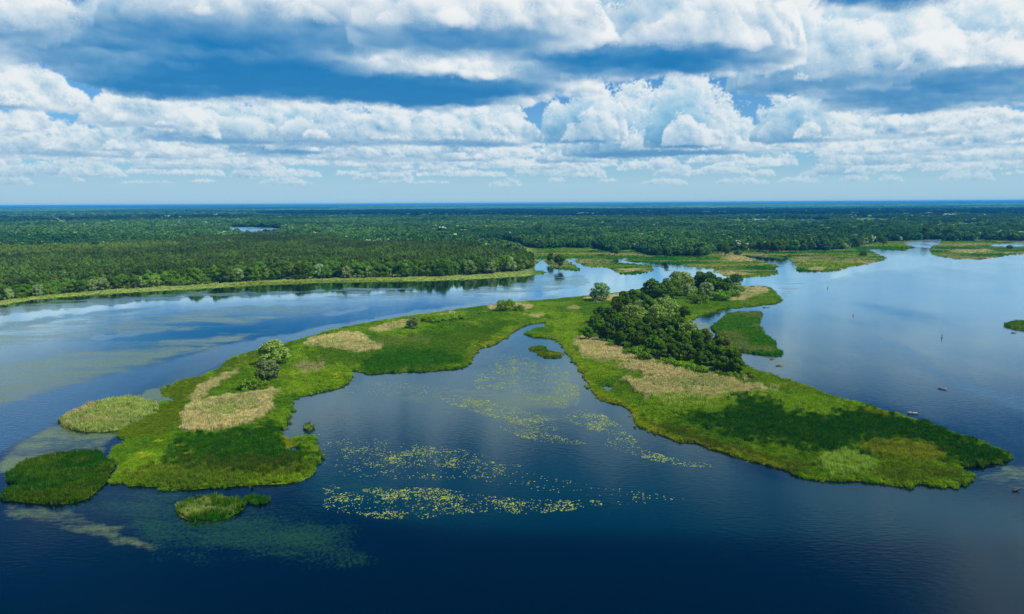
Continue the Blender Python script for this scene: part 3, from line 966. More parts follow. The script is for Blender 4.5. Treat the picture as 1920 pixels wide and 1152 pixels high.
def north_sdf(P):
    s = np.where(P[:, 1] > 3000, 400.0, 0)
    m = P[:, 1] <= 3000
    s[m] = sdf(P[m], NPOLY)
    for h in NORTH_HOLES:
        hp = ground_poly(h, 1)
        lo = hp.min(0) - 60; hi = hp.max(0) + 60
        k = (P[:, 0] > lo[0]) & (P[:, 0] < hi[0]) & (P[:, 1] > lo[1]) & (P[:, 1] < hi[1])
        if k.any():
            s[k] = np.minimum(s[k], -sdf(P[k], hp))
    return s


def build_north():
    global NPOLY
    shore = ground_poly(NORTH, 0)
    shore = np.vstack([shore, [[9000, shore[-1, 1]], [9000, 60000], [-9000, 60000], [-9000, shore[0, 1]]]])
    NPOLY = shore
    az = np.radians(np.linspace(-62, 62, 540))
    r = np.concatenate([np.exp(np.linspace(math.log(420), math.log(2000), 330)), np.exp(np.linspace(math.log(2015), math.log(38500), 150))])
    A, Rr = np.meshgrid(az, r)
    P = np.stack([(Rr * np.sin(A)).ravel(), (Rr * np.cos(A)).ravel()], 1)
    s = north_sdf(P)
    rr = Rr.ravel()
    s = s + np.where(rr < 2500, 3.0 * fbm(P[:, 0] / 22, P[:, 1] / 22, 77, 3), 0)
    z = np.clip(0.05 + s * 0.08, -0.7, 0.55)
    # the land swells into low ridges far away
    z = z + sstep(7000, 30000, rr) * (38 + 22 * fbm(P[:, 0] / 9000, P[:, 1] / 5000, 4, 3)) * sstep(0, 60, s)
    na, nr = len(az), len(r)
    idx = np.arange(na * nr).reshape(nr, na)
    q = np.stack([idx[:-1, :-1], idx[:-1, 1:], idx[1:, 1:], idx[1:, :-1]], -1).reshape(-1, 4)
    keep = (s[q] > -4).any(1)
    q = q[keep]
    used = np.unique(q); mp = -np.ones(na * nr, int); mp[used] = np.arange(len(used))
    P2 = P[used]
    col, _ = lit_paint(P2, to_px(P2))
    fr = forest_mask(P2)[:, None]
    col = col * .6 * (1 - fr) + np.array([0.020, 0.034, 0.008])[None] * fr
    me = new_mesh('north_shore', np.column_stack([P2, z[used]]), mp[q][:, ::-1], M_GROUND, True)
    if me.polygons[0].normal.z < 0:
        me.flip_normals()
    point_attr(me, 'tint', col)
    o = link('north_shore', me)
    tag(o, kind='structure')


BANK = np.array([(-40, 573), (0, 566), (60, 558), (130, 551), (200, 545), (300, 539), (400, 533), (500, 527), (620, 523), (700, 522), (780, 520), (860, 518), (930, 514), (985, 508), (1000, 501)], float)
OPEN = [
    [(1003,520),(985,484),(960,471),(930,469),(905,466),(872,461),(880,455),(930,450),(962,453),(994,466),(1050,465),(1102,465),(1106,456),(1116,456),(1125,467),(1136,471),(1200,470),(1215,478),(1280,480),(1322,480),(1340,472),(1420,467),(1450,471),(1500,471),(1570,469),(1612,463),(1640,453),(1700,453),(1760,453),(1850,450),(1920,453),(2200,456),(2200,530),(1003,530)],
    [(1318,411),(1440,410.5),(1570,412),(1574,421),(1450,422),(1325,420)],
    [(1588,409),(1672,410),(1674,423),(1600,422)],
    [(1740,419.5),(1850,420),(1850,428),(1745,428)],
    [(-60,416.5),(36,417),(34,425),(-60,425)],
    [(100,414),(128,414),(128,425),(102,425)],
    [(1105,444),(1125,445),(1122,458),(1108,458)],
]
PINE = [(-80,560),(-80,476),(100,472),(300,462),(370,452),(480,448),(600,449),(680,467),(800,462),(860,464),(900,475),(1000,490),(1003,521),(620,531),(0,573)]


def forest_mask(P):
    PX = to_px(P)
    f = np.ones(len(P))
    for p in OPEN:
        f *= 1 - soft_poly(PX, p, 1.2, 3, 2.5, 18)
    s = north_sdf(P)
    inset = np.where((PX[:, 0] < 1010) & (P[:, 1] < 1100), 17, 10)
    lim = np.interp(PX[:, 0], BANK[:, 0], BANK[:, 1]) - 9
    f = np.where((PX[:, 0] < 1004) & (PX[:, 1] > lim), 0, f)
    gl = fbm(P[:, 0] / 230, P[:, 1] / 150, 311, 3)
    pin = soft_poly(PX, PINE, 3)
    f = np.where((gl < -.33) & (pin < .5) & (P[:, 1] > 1150) & (P[:, 1] < 7000), 0, f)
    return f * (s > inset)


# ------------------------------------------------------------------ trees
def leaf_cloud(blobs, n, size, seed, up=0.15, inner=0.72):
    """leaf sprays spread over lumps; blobs are (x, y, z, radius, flatten)"""
    g = np.random.default_rng(seed)
    B = np.array(blobs, float)
    pr = B[:, 3] ** 2; pr = pr / pr.sum()
    V = []; Fc = []
    tries = 0
    while len(Fc) < n and tries < n * 6:
        tries += 1
        b = B[g.choice(len(B), p=pr)]
        d = g.normal(0, 1, 3); d /= np.linalg.norm(d)
        if d[2] < -0.55 and g.random() < .6:
            continue
        rad = b[3] * g.uniform(inner, 1.05)
        p = b[:3] + d * rad * np.array([1, 1, b[4]])
        q = ((B[:, :3] - p) / np.stack([B[:, 3], B[:, 3], B[:, 3] * B[:, 4]], 1))
        if ((q ** 2).sum(1) < .42).sum() > 0:
            continue
        nn = d + g.normal(0, .55, 3) + np.array([0, 0, up]); nn /= np.linalg.norm(nn)
        t = np.cross(nn, g.normal(0, 1, 3)); t /= np.linalg.norm(t)
        u = np.cross(nn, t)
        s1 = size * g.uniform(.7, 1.35); s2 = size * g.uniform(.45, .85)
        k = len(V)
        V += [p - t * s1, p - u * s2 + nn * s1 * .15, p + t * s1, p + u * s2 + nn * s1 * .15]
        Fc.append((k, k + 1, k + 2, k + 3))
    return np.array(V), np.array(Fc)


def tube(bm_v, bm_f, pts, radii, seg=6):
    k0 = len(bm_v)
    for i, (p, r) in enumerate(zip(pts, radii)):
        p = np.array(p, float)
        d = np.array(pts[min(i + 1, len(pts) - 1)], float) - np.array(pts[max(i - 1, 0)], float)
        d /= max(np.linalg.norm(d), 1e-6)
        a = np.cross(d, [0.3, 1, 0.2]); a /= np.linalg.norm(a); b = np.cross(d, a)
        for j in range(seg):
            t = 6.28318 * j / seg
            bm_v.append(p + r * (math.cos(t) * a + math.sin(t) * b))
    for i in range(len(pts) - 1):
        for j in range(seg):
            j2 = (j + 1) % seg
            bm_f.append((k0 + i * seg + j, k0 + i * seg + j2, k0 + (i + 1) * seg + j2, k0 + (i + 1) * seg + j))


def trunk_mesh(name, seed, top=0.7, r0=0.022, limbs=5, fork=0.3, reach=0.22, mat=None):
    g = np.random.default_rng(seed)
    V = []; Fc = []
    pts = [(0, 0, -0.02), (g.normal(0, .008), g.normal(0, .008), fork * .6), (g.normal(0, .015), g.normal(0, .015), fork * 1.3), (g.normal(0, .03), g.normal(0, .03), top)]
    tube(V, Fc, pts, [r0 * 1.25, r0, r0 * .75, r0 * .25])
    for i in range(limbs):
        a = 6.283 * i / limbs + g.uniform(-.4, .4); z = g.uniform(fork, top * .75)
        e = reach * g.uniform(.6, 1.1)
        tube(V, Fc, [(0, 0, z), (e * .5 * math.cos(a), e * .5 * math.sin(a), z + e * .45), (e * math.cos(a), e * math.sin(a), z + e * .8)], [r0 * .5, r0 * .35, r0 * .12], 5)
    return new_mesh(name, V, Fc, mat or M_BARK, True)


def blobs_alder(seed, R0=0.30, z0=.30, z1=.92, n=15):
    g = np.random.default_rng(seed); out = []
    for i in range(n):
        z = z0 + (z1 - z0) * (i + g.uniform(0, 1)) / n
        t = (z - z0) / (z1 - z0)
        w = R0 * (1 - .75 * abs(t - .38) ** 1.3) * (1.0 if t < .8 else .6)
        a = g.uniform(0, 6.283); e = w * math.sqrt(g.uniform(.15, 1))
        out.append((e * math.cos(a), e * math.sin(a), z, g.uniform(.10, .16), g.uniform(.8, 1.05)))
    return out


def blobs_dome(seed, Rr=.40, zc=.48, Rz=.40, n=34, b0=.09, b1=.14):
    g = np.random.default_rng(seed); out = [(0, 0, zc, Rr * .72, Rz / Rr)]
    for i in range(n):
        cz = g.uniform(-.86, 1); ca = g.uniform(0, 6.283); cr = math.sqrt(1 - cz * cz); d = np.array([cr * math.cos(ca), cr * math.sin(ca), cz])
        k = g.uniform(.82, 1.0)
        out.append((d[0] * Rr * k, d[1] * Rr * k, zc + d[2] * Rz * k, g.uniform(b0, b1), .9))
    return out


def proto_tree(kind, seed, n, size):
    if kind == 'alder':
        return leaf_cloud(blobs_alder(seed), n, size, seed)
    if kind == 'willow':
        return leaf_cloud(blobs_dome(seed, .40, .45, .42, 52, .085, .135), n, size, seed)
    if kind == 'bush':
        return leaf_cloud(blobs_dome(seed, .56, .38, .42, 30, .13, .21), n, size, seed)
    if kind == 'pine':
        return leaf_cloud([(x * .6, y * .6, .42 + .56 * ((z - .3) / .62), r_ * .72, f) for x, y, z, r_, f in blobs_alder(seed, .22, .3, .92, 11)], n, size, seed, .4, .5)


MESH = {}
for kind, cnt, n, size in (('alder', 4, 2000, .040), ('willow', 4, 2600, .036), ('bush', 4, 1200, .060)):
    for i in range(cnt):
        v, f = proto_tree(kind, 100 + i * 7 + len(kind), n, size)
        MESH[kind, i] = (v, f)
TRUNK = {('alder', i): trunk_mesh('trunk', 40 + i) for i in range(2)}
TRUNK.update({('willow', i): trunk_mesh('trunk', 60 + i, .62, .028, 6, .18, .28) for i in range(2)})
TRUNK.update({('bush', i): trunk_mesh('stem', 80 + i, .45, .03, 7, .05, .35) for i in range(2)})
CROWN = {}


def crown_mesh(kind, i, mat):
    k = (kind, i, mat.name)
    if k not in CROWN:
        v, f = MESH[kind, i]
        CROWN[k] = new_mesh('crown', v, f, mat)
    return CROWN[k]


KIND_GEO = {'alder': (2.55, .60), 'willow': (2.15, .48), 'bush': (1.65, .42)}
tree_count = [0]


def tree(name, kind, mat, x, y, h, label, cat='tree', group=None, widen=1.0, z=0.35):
    e = bpy.data.objects.new(name, None)
    COL.objects.link(e)
    e.empty_display_size = 1
    e.location = (x, y, z)
    e.rotation_euler = (0, 0, random.uniform(0, 6.283))
    e.scale = (h * widen, h * widen, h)
    tag(e, label, cat, group)
    i = random.randrange(4)
    link('stem' if kind == 'bush' else 'trunk', TRUNK[kind, i % 2], e)
    link('crown', crown_mesh(kind, i, mat), e)
    tree_count[0] += 1
    return e


def tree_px(name, kind, mat, cx, cy, r, label, cat='tree', group=None, widen=1.0):
    """a tree whose crown of radius r pixels is centred at (cx, cy) in the photograph; it stands on the ground below"""
    hf, cf = KIND_GEO[kind]
    hp = hf * r
    bx, by = gpt(cx, cy + cf * hp)
    D = math.sqrt(bx * bx + by * by + CAM_H ** 2)
    h = hp * (by * F_[1] + CAM_H * -F_[2]) / FPX * random.uniform(.88, 1.14)
    return tree(name, kind, mat, bx, by, h, label, cat, group, widen)


# ------------------------------------------------------------------ put the land together
build_north()
p_west = simple_paint(DARK * 1.1, GREEN * .7, OLIVE * .75, 1.9, 1.5, .12)
p_pale = simple_paint(PALEG * .75, PALEG * 1.05, TAN * .7, 2.2, 2.0, .22)
p_small = simple_paint(DARK * 1.5, GREEN * .8, PALEG * .8, 1.8, 1.5, .25, 7)
p_chan = simple_paint(DARK * 2.2, GREEN * .95, PALEG * .6, 1.6, 2.5, .2)
p_pool = simple_paint(GREEN * .7, OLIVE, YELLOW * .8, 1.0, 1.5, .2, 6)
land_patch('marsh_peninsula', MAIN, main_paint, 2.2, MAIN_HOLES)
for nm, pl, pt in (('west_islet', WEST, p_west), ('pale_islet', PALE, p_pale), ('small_islet', SMALL, p_small), ('tuft_islet', TUFT, p_small), ('pool_islet', POOL_ISLET, p_pool), ('inlet_islet', INLET_ISLET, p_small), ('channel_islet', CHANNEL, p_chan), ('east_islet', EAST, p_chan)):
    land_patch(nm, pl, pt, 1.6 if nm not in ('channel_islet', 'east_islet') else 2.4, wob=.8)

reeds('reed_bed', MAIN, main_paint, 'green rushes and tan reeds covering the forked marsh peninsula', MAIN_HOLES, 3.2)
reeds('reed_bed', WEST, p_west, 'dark green rushes on the leftmost islet near the lower left corner', wob=.8)
reeds('reed_bed', PALE, p_pale, 'pale green reeds on the islet beside the olive mat at left', wob=.8)
reeds('reed_bed', SMALL, p_small, 'dark rushes with a pale top on the small lone islet at lower left', wob=.8)
reeds('reed_bed', TUFT, p_small, 'tiny dark rush tuft in the water beside the small lone islet', wob=.4)
reeds('reed_bed', POOL_ISLET, p_pool, 'low yellow green plants on the islet inside the lagoon', wob=.5)
reeds('reed_bed', INLET_ISLET, p_small, 'dark rush tuft in the inlet at the left lagoon shore', wob=.4)
reeds('reed_bed', CHANNEL, p_chan, 'striped green reeds on the islet right of the wooded grove', wob=.8)
reeds('reed_bed', EAST, p_chan, 'dark green reeds on the islet cut by the right picture edge', wob=.8)
reeds('reed_bed', NORTH, lit_paint, 'green and tan reeds along the far bank and the delta marshes', NORTH_HOLES, 1.4, ((-900, 500), (1700, 2600)), 1.0, 1.5, avoid=lambda P: forest_mask(P) < .5)

# ------------------------------------------------------------------ forest beyond the far bank
forest_protos = {}
for nm, kind, n, size, seed in (('pine', 'pine', 130, .075, 3), ('pine2', 'pine', 130, .075, 8), ('broad', 'alder', 170, .105, 4), ('broad2', 'willow', 170, .105, 9)):
    v, f = proto_tree(kind, seed, n, size)
    if kind == 'pine':
        V = list(v); Fc = [tuple(x) for x in f]
        tube(V, Fc, [(0, 0, 0), (0, 0, .5), (0, 0, .9)], [.012, .009, .003], 4)
        v, f = np.array(V), np.array(Fc)
    forest_protos[nm] = bpy.data.objects.new('forest_' + nm, new_mesh('forest_' + nm, v, f, M_LEAF))


def sector(n, r0, r1, a=46):
    r = np.sqrt(rng.uniform(r0 * r0, r1 * r1, n)); t = np.radians(rng.uniform(-a, a, n))
    return np.stack([r * np.sin(t), r * np.cos(t)], 1)


def terrain_z(P):
    rr = np.hypot(P[:, 0], P[:, 1])
    return .5 + sstep(7000, 30000, rr) * (38 + 22 * fbm(P[:, 0] / 9000, P[:, 1] / 5000, 4, 3))


def forest_tone(P, PX):
    """leaf colour of the woods: darker stretches far off, a painted cloud-shadow band, mid green broadleaves, pale willow groups"""
    n = len(P)
    st = fbm(P[:, 0] / 420, P[:, 1] / 420, 41, 4); big = fbm(P[:, 0] / 2600, P[:, 1] / 1500, 43, 3)
    k = sstep(-.4, .4, st)[:, None]
    col = np.array([.030, .095, .020])[None] * (1 - k) + np.array([.080, .180, .032])[None] * k
    dk = sstep(.0, .3, big + .2 * st)[:, None] * sstep(2500, 4500, P[:, 1])[:, None]
    col = col * (1 - dk * .6)
    band = soft_poly(PX, [(480,399),(700,397),(960,396.5),(1300,395.5),(2000,395.5),(2000,407),(1560,408),(1240,410),(960,410.5),(640,409),(480,407)], 1.5, 4, 2, 60)[:, None]  # cloud shadow on the distant woods, put into the leaf colour
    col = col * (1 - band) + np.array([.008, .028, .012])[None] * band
    return col


def forest_set(P, rscale, tag_):
    m = rng.random(len(P)) < forest_mask(P)
    P = P[m]
    PX = to_px(P)
    m = (PX[:, 0] > -380) & (PX[:, 0] < 2300)
    P = P[m]; PX = PX[m]
    n = len(P)
    pine = rng.random(n) < soft_poly(PX, PINE, 3, 5, 5, 30)
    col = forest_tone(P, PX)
    v = fbm(P[:, 0] / 60, P[:, 1] / 60, 90, 3)
    pc = np.array([.060, .112, .014])[None] * (1 + .8 * v)[:, None]
    red = (rng.random(n) < .012)[:, None]
    pc = np.where(red, np.array([.13, .10, .035])[None], pc)
    lite = soft_poly(PX, [(-60,490),(-60,466),(60,464),(200,468),(320,464),(340,474),(120,488)], 6, 8, 6, 30)[:, None]
    pc = pc * (1 - lite) + np.array([.110, .180, .020])[None] * lite
    col = np.where(pine[:, None], pc, col)
    grp = fbm(P[:, 0] / 170, P[:, 1] / 170, 95, 3)
    pale = (rng.random(n) < np.where(grp > .12, .14, .03)) & ~pine & (P[:, 1] < 6500)
    col = np.where(pale[:, None], np.array([.34, .44, .24])[None] * rng.uniform(.6, 1.1, (n, 1)), col)
    col = col * rng.normal(1, .22, (n, 1)).clip(.45, 1.7)
    h = np.where(pine, rng.normal(15.5, 1.7, n), rng.normal(14.5, 4.6, n)).clip(6, 26)
    h = np.where(pale, h * .95, h) + 2.0 * v
    wd = np.where(pine, h * .95, h * 1.12) * rscale
    scl = np.stack([wd, wd, h * (1 + .12 * (rscale - 1))], 1)
    pts = np.column_stack([P, terrain_z(P) - .2])
    half = rng.random(n) < .5
    for nm, sel in (('pine', pine & half), ('pine2', pine & ~half), ('broad', ~pine & half & ~pale), ('broad2', ~pine & (~half | pale))):
        if sel.sum() > 20:
            kind_word = 'dense brownish green pine plantation' if nm.startswith('pine') else 'mixed broadleaf woodland'
            scatter('pine_wood' if nm.startswith('pine') else 'broadleaf_wood', pts[sel], scl[sel], col[sel], forest_protos[nm], kind_word + ' ' + tag_, lean=.03)
    print('FOREST', tag_, n)


forest_set(sector(126000, 640, 2000), 1.0, 'close behind the trees of the far bank')
forest_set(sector(172000, 2000, 4600), 1.35, 'in the middle distance beyond the river')
forest_set(sector(97000, 4600, 9500), 3.0, 'fading into blue towards the horizon')


def far_canopy():
    """continuous tree tops under and beyond the single crowns"""
    az = np.radians(np.linspace(-50, 50, 860))
    r = np.exp(np.linspace(math.log(3600), math.log(38000), 190))
    A, Rr = np.meshgrid(az, r)
    P = np.stack([(Rr * np.sin(A)).ravel(), (Rr * np.cos(A)).ravel()], 1)
    rr = Rr.ravel()
    fm = forest_mask(P)
    z = terrain_z(P) + 10.5 + 5.0 * rng.normal(0, 1, len(P)) * np.clip(rr / 8000, .4, 1.2) + 8 * fbm(P[:, 0] / 300, P[:, 1] / 300, 8, 3)
    z = np.where(fm > .5, z, -3)
    PX = to_px(P)
    na, nr = len(az), len(r)
    idx = np.arange(na * nr).reshape(nr, na)
    q = np.stack([idx[:-1, :-1], idx[:-1, 1:], idx[1:, 1:], idx[1:, :-1]], -1).reshape(-1, 4)
    keep = (fm[q] > .5).any(1)
    me = new_mesh('far_wood', np.column_stack([P, z]), q[keep], M_CANOPY, False)
    if me.polygons[0].normal.z < 0:
        me.flip_normals()
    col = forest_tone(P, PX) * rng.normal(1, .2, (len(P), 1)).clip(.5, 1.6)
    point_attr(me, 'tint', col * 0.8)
    tag(link('far_wood', me), 'unbroken dark forest running to the flat horizon', kind='stuff')


def mat_canopy():
    t = NT('far_canopy')
    d = t.n('ShaderNodeBsdfDiffuse')
    t.link(t.attr('tint').outputs[0], d.inputs[0])
    t.link(d.outputs[0], t.out.inputs[0])
    return t.m


M_CANOPY = mat_canopy()
far_canopy()

# ------------------------------------------------------------------ single trees and bushes
tree_px('willow_tree', 'willow', M_WILLOWG, 515, 661, 25, 'large yellowish willow standing behind a grey green willow on the left marsh', widen=1.22)
tree_px('willow_tree', 'willow', M_WILLOWD, 503, 691, 21.5, 'round grey green willow in front of the larger yellowish willow', widen=1.2)
tree_px('willow_bush', 'bush', M_BUSH, 467, 722, 16, 'bright green bush at the left of the three below the two willows', 'bush')
tree_px('willow_bush', 'bush', M_BUSH, 495, 724, 17, 'broad bright green bush just below the grey green willow', 'bush')
tree_px('willow_bush', 'bush', M_BUSH, 484, 707, 13, 'darker bush in the shade left of the grey green willow', 'bush')
tree_px('willow_tree', 'willow', M_WILLOWD, 775, 607, 11, 'small round willow alone beside a tan reed patch', widen=1.0)
tree_px('willow_tree', 'willow', M_WILLOWD, 1125, 548, 16.5, 'lone dense willow on the river bank left of the grove', widen=1.12)
tree_px('willow_bush', 'bush', M_BUSH, 949, 574, 15, 'largest round bright bush on the north bank of the peninsula', 'bush', widen=1.1)
tree_px('willow_bush', 'bush', M_BUSH, 973, 578, 9, 'low bush touching the right side of the largest bank bush', 'bush', widen=1.3)
tree_px('willow_bush', 'bush', M_BUSH, 933, 581, 6, 'low bush touching the left side of the largest bank bush', 'bush', widen=1.4)
for (x, y, r, lb) in ((800, 600, 7, 'flat bush at the left end of the bush row beside the small round willow'), (816, 601, 7, 'second flat bush from the left in the row beside the small round willow'), (834, 599, 6, 'third flat bush from the left in the row beside the small round willow'),
                      (850, 597, 7, 'fourth flat bush from the left in the row beside the small round willow'), (864, 596, 6, 'flat bush at the right end of the bush row beside the small round willow'), (905, 587, 5, 'tiny flat bush between the bush row and the largest bank bush')):
    tree_px('low_bush', 'bush', M_BUSH, x, y, r, lb, 'bush', widen=1.5)


def zc(v):
    return [(1080 + a / 5.236, 500 + b / 5.236, c / 5.236) for a, b, c in v]


for x, y, r in zc([(740,230,92),(830,270,80),(1200,135,92),(1290,150,92),(1400,170,80),(1470,190,60),(560,300,80),(470,330,80),(400,390,72),(640,310,72),(720,370,80),(250,440,82),(330,480,74),(180,560,64),(230,600,74),(120,640,64),(300,640,74),(400,560,80),(480,600,80),(430,690,74),(540,680,74),(620,600,72),(700,560,72),(620,720,74),(780,600,72),(870,560,62),(960,580,62),(1030,590,60),(920,650,72),(840,700,72),(760,760,80),(900,780,82),(1000,740,80),(1080,720,72),(1180,700,80),(1100,820,82),(1200,800,82),(1300,790,80),(1220,890,74),(1320,860,82),(1420,870,82),(1530,910,90),(1560,970,80),(1440,960,72),(1060,450,52),(1000,520,60),(350,560,70),(560,560,70),(680,640,70),(820,820,70),(980,840,70),(760,680,70)]):
    where = 'at the left end' if x < 1130 else 'on the river side' if y < 570 else 'at the right end by the water' if x > 1320 else 'along the front edge' if y > 630 else 'in the middle'
    tree_px('alder_tree', 'alder', M_ALDER, x, y, r, 'dark green tree crowded in the peninsula grove ' + where, 'tree', 'dark trees of the grove ' + where, widen=1.12)
for (x, y, r), lb in zip(zc([(1270,680,72),(1400,740,70),(1470,780,60)]), ('olive tinted tree at the upper right rim of the dark grove', 'olive tinted tree near the right end of the dark grove', 'smaller olive tree at the right end of the dark grove above the water')):
    tree_px('olive_tree', 'alder', M_OLIVE, x, y, r, lb, widen=1.1)
WL = ['broad pale willow at the top of the grove facing the river', 'pale willow leaning on the broad pale willow atop the grove', 'round grey willow in a clearing at the upper right of the grove', 'dark upright willow at the far right tip of the grove',
      'small grey willow at the far right tip of the grove', 'half pale tree left of the broad pale willow', 'low pale willow inside the left part of the grove', 'pale willow above the low pale willow inside the grove',
      'left one of the three pale willows in the middle of the grove', 'tallest of the three pale willows in the middle of the grove', 'right one of the three pale willows in the middle of the grove',
      'thin pale willow between dark crowns in the middle of the grove', 'pale flowering willow beside the blue side channel']
for (x, y, r), lb, i in zip(zc([(1030,185,92),(1100,235,62),(1275,240,62),(1570,150,48),(1560,215,46),(930,235,84),(560,500,92),(620,400,64),(800,470,72),(890,430,78),(985,415,48),(725,640,52),(1095,640,70)]), WL, range(13)):
    tree_px('willow_tree', 'willow', M_ALDER if i == 3 else (M_BROAD if i == 5 else (M_WILLOW if i in (1, 2, 4, 7, 10, 11) else M_WILLOWG)), x, y - 2.5, r * 1.18, lb, widen=1.1)
for i, (x, y, r) in enumerate(zc([(530,800,52),(610,840,62),(510,850,46),(670,890,62),(920,950,56),(1020,970,52),(1120,1000,62),(1210,1020,52),(1410,1055,52),(1540,1075,54),(1620,1060,50),(1700,1080,50)])):
    tree_px('willow_bush', 'bush', M_BUSH, x, y, r, 'bright green bush in the fringe below the grove ' + ('left of the tan reed tongue' if i < 4 else 'above the large tan reed bed' if i < 8 else 'at its right end by the water'), 'bush', 'bushes fringing the grove', widen=1.15)
for (x, y, r), lb in zip(zc([(1430,290,72),(1220,330,60),(1540,270,50),(1140,300,46),(1620,230,38),(180,715,20)]), ('largest bright bush below the grey willow on the grove top', 'low spreading bush below the grey willow on the grove top', 'dark bush at the right foot of the grove top', 'small bush below the broad pale willow', 'small bush at the far right tip of the grove by the sand', 'tiny bright bush at the left corner of the grove')):
    tree_px('willow_bush', 'bush', M_BUSH, x, y, r, lb, 'bush', widen=1.2)

# trees of the far bank, each its own
special = {14: ('willow', M_WILLOW), 72: ('willow', M_WILLOW), 175: ('willow', M_WILLOW), 192: ('willow', M_WILLOW), 268: ('willow', M_WILLOW), 290: ('willow', M_WILLOWG), 446: ('willow', M_WILLOW), 497: ('willow', M_WILLOWG), 555: ('willow', M_WILLOWG), 600: ('willow', M_WILLOW), 650: ('willow', M_WILLOW),
           692: ('willow', M_WILLOW), 760: ('willow', M_WILLOW), 818: ('willow', M_WILLOW), 880: ('willow', M_WILLOW), 918: ('willow', M_WILLOW), 955: ('willow', M_WILLOW), 975: ('willow', M_WILLOW), 40: ('bush', M_BUSH), 92: ('bush', M_BUSH), 105: ('bush', M_BUSH), 138: ('bush', M_BUSH), 245: ('bush', M_BUSH), 335: ('bush', M_BUSH), 350: ('bush', M_BUSH), 365: ('bush', M_BUSH), 805: ('bush', M_BUSH), 990: ('bush', M_OLIVE)}
WORD = ('first', 'second', 'third', 'fourth', 'fifth', 'sixth', 'seventh', 'eighth', 'ninth', 'tenth', 'eleventh', 'twelfth', 'thirteenth', 'fourteenth', 'fifteenth', 'sixteenth', 'seventeenth', 'eighteenth')
x = -30.0
row = []
while x < 1000:
    row.append((x, 0)); x += random.uniform(6.5, 10)
x = -25.0
while x < 985:
    row.append((x, 1)); x += random.uniform(8, 12)
for sx in special:
    row.append((float(sx), 2))
for (x, lay) in row:
    by = float(np.interp(x, BANK[:, 0], BANK[:, 1]))
    if lay == 2:
        kind, mat = special[int(x)]
        by -= .5
        hp = random.uniform(24, 32) if kind == 'willow' else random.uniform(13, 19)
    else:
        by -= random.uniform(0, 2) + lay * 4
        kind, mat = random.choice([('alder', M_ALDER), ('alder', M_BROAD), ('alder', M_BROAD), ('willow', M_BROAD), ('willow', M_ALDER), ('bush', M_BROAD)])
        if lay == 1 and kind == 'bush':
            kind = 'alder'
        hp = random.uniform(22, 33) * (.85 if x < 350 else 1.0) if kind != 'bush' else random.uniform(10, 16)
    if lay == 2 and x < 350:
        hp *= .85
    gx, gy = gpt(x, by)
    D = math.sqrt(gx * gx + gy * gy)
    h = hp * (gy * F_[1] + CAM_H * -F_[2]) / FPX
    if mat in (M_WILLOW, M_WILLOWG):
        tree('willow_tree', kind, mat, gx, gy, h, 'pale willow in the far bank tree row, ' + WORD[sorted(k for k in special if special[k][0] == 'willow').index(int(x))] + ' pale one from the left', 'tree', 'pale willows on the far bank')
    elif kind == 'bush':
        tree('bank_bush', kind, mat, gx, gy, h, ('bright' if mat is not M_BROAD else 'plain') + ' green bush at the foot of the far bank trees ' + ('in the left third' if x < 333 else 'in the middle third' if x < 666 else 'in the right third'), 'bush', 'bushes on the far bank', 1.1)
    else:
        st = ('far left', 'left half', 'centre', 'right half', 'creek end')[min(4, max(0, int(x / 200)))]
        look = ('upright' if kind == 'alder' else 'rounded') + (' dark green' if mat is M_ALDER else ' fresh green')
        tree('bank_tree', kind, mat, gx, gy, h, look + ' tree in the ' + ('second' if lay else 'front') + ' row of the far bank, ' + st, 'tree', look + ' trees of the far bank ' + st, 1.05)

# trees scattered over the delta
for (x, y, r, kind, mat, lb) in (
        (1048, 488.5, 10.5, 'alder', M_ALDER, 'dark round tree on the little spit in the delta'), (1033, 482, 8, 'alder', M_ALDER, 'smaller dark tree behind the round tree on the little delta spit'),
        (1573, 459, 9, 'willow', M_BROAD, 'rounded tree at the wood edge left of the bay'), (1606, 454, 9, 'willow', M_BROAD, 'rounded tree just right of the wood edge tree by the bay'), (1656, 452, 7, 'willow', M_BROAD, 'lone tree on the narrow meadow strip by the bay'),
        (1618, 476, 7, 'bush', M_ALDER, 'dark bush near the tip of the large delta island'), (1383, 474, 7, 'bush', M_ALDER, 'dark bush by the channel in the middle of the delta'), (1360, 468, 8, 'alder', M_ALDER, 'slim tree left of the delta channel bush'),
        (1152, 470, 8, 'alder', M_ALDER, 'dark tree at the wood edge above the delta pools'), (1437, 474, 4, 'bush', M_BROAD, 'tiny bush beside the inlet of the delta'), (1893, 464, 5, 'bush', M_ALDER, 'low dark bush on the marsh at the right picture edge'),
        (908, 466, 7, 'alder', M_ALDER, 'left one of the trees standing in the yellow meadow'), (886, 463, 6, 'alder', M_ALDER, 'small tree at the left end of the yellow meadow')):
    tree_px('delta_tree' if kind != 'bush' else 'delta_bush', kind, mat, x, y, r, lb, 'bush' if kind == 'bush' else 'tree')
for x in np.arange(922, 985, 5.2):
    tree_px('delta_tree', 'alder', M_ALDER, x + random.uniform(-1, 1), 474 + (x - 922) * .12 + random.uniform(-1.5, 1.5), random.uniform(6, 8), 'dark tree in the clump between the pines and the delta meadow', 'tree', 'clump between pines and meadow')
for (x0, x1, y0, y1, n, nm) in ((1340, 1500, 462, 462, 26, 'wood edge behind the middle delta'), (1700, 1840, 438, 436, 22, 'wood edge across the bay'), (1220, 1330, 470, 473, 16, 'wood edge right of the delta creek')):
    for i in range(n):
        t = (i + random.uniform(0, .9)) / n
        mat = random.choice([M_ALDER, M_ALDER, M_BROAD])
        tree_px('edge_tree', random.choice(['alder', 'willow']), mat, x0 + (x1 - x0) * t, y0 + (y1 - y0) * t + random.uniform(-2, 1), random.uniform(5.5, 9), 'dark green tree along the ' + nm, 'tree', 'trees of the ' + nm)

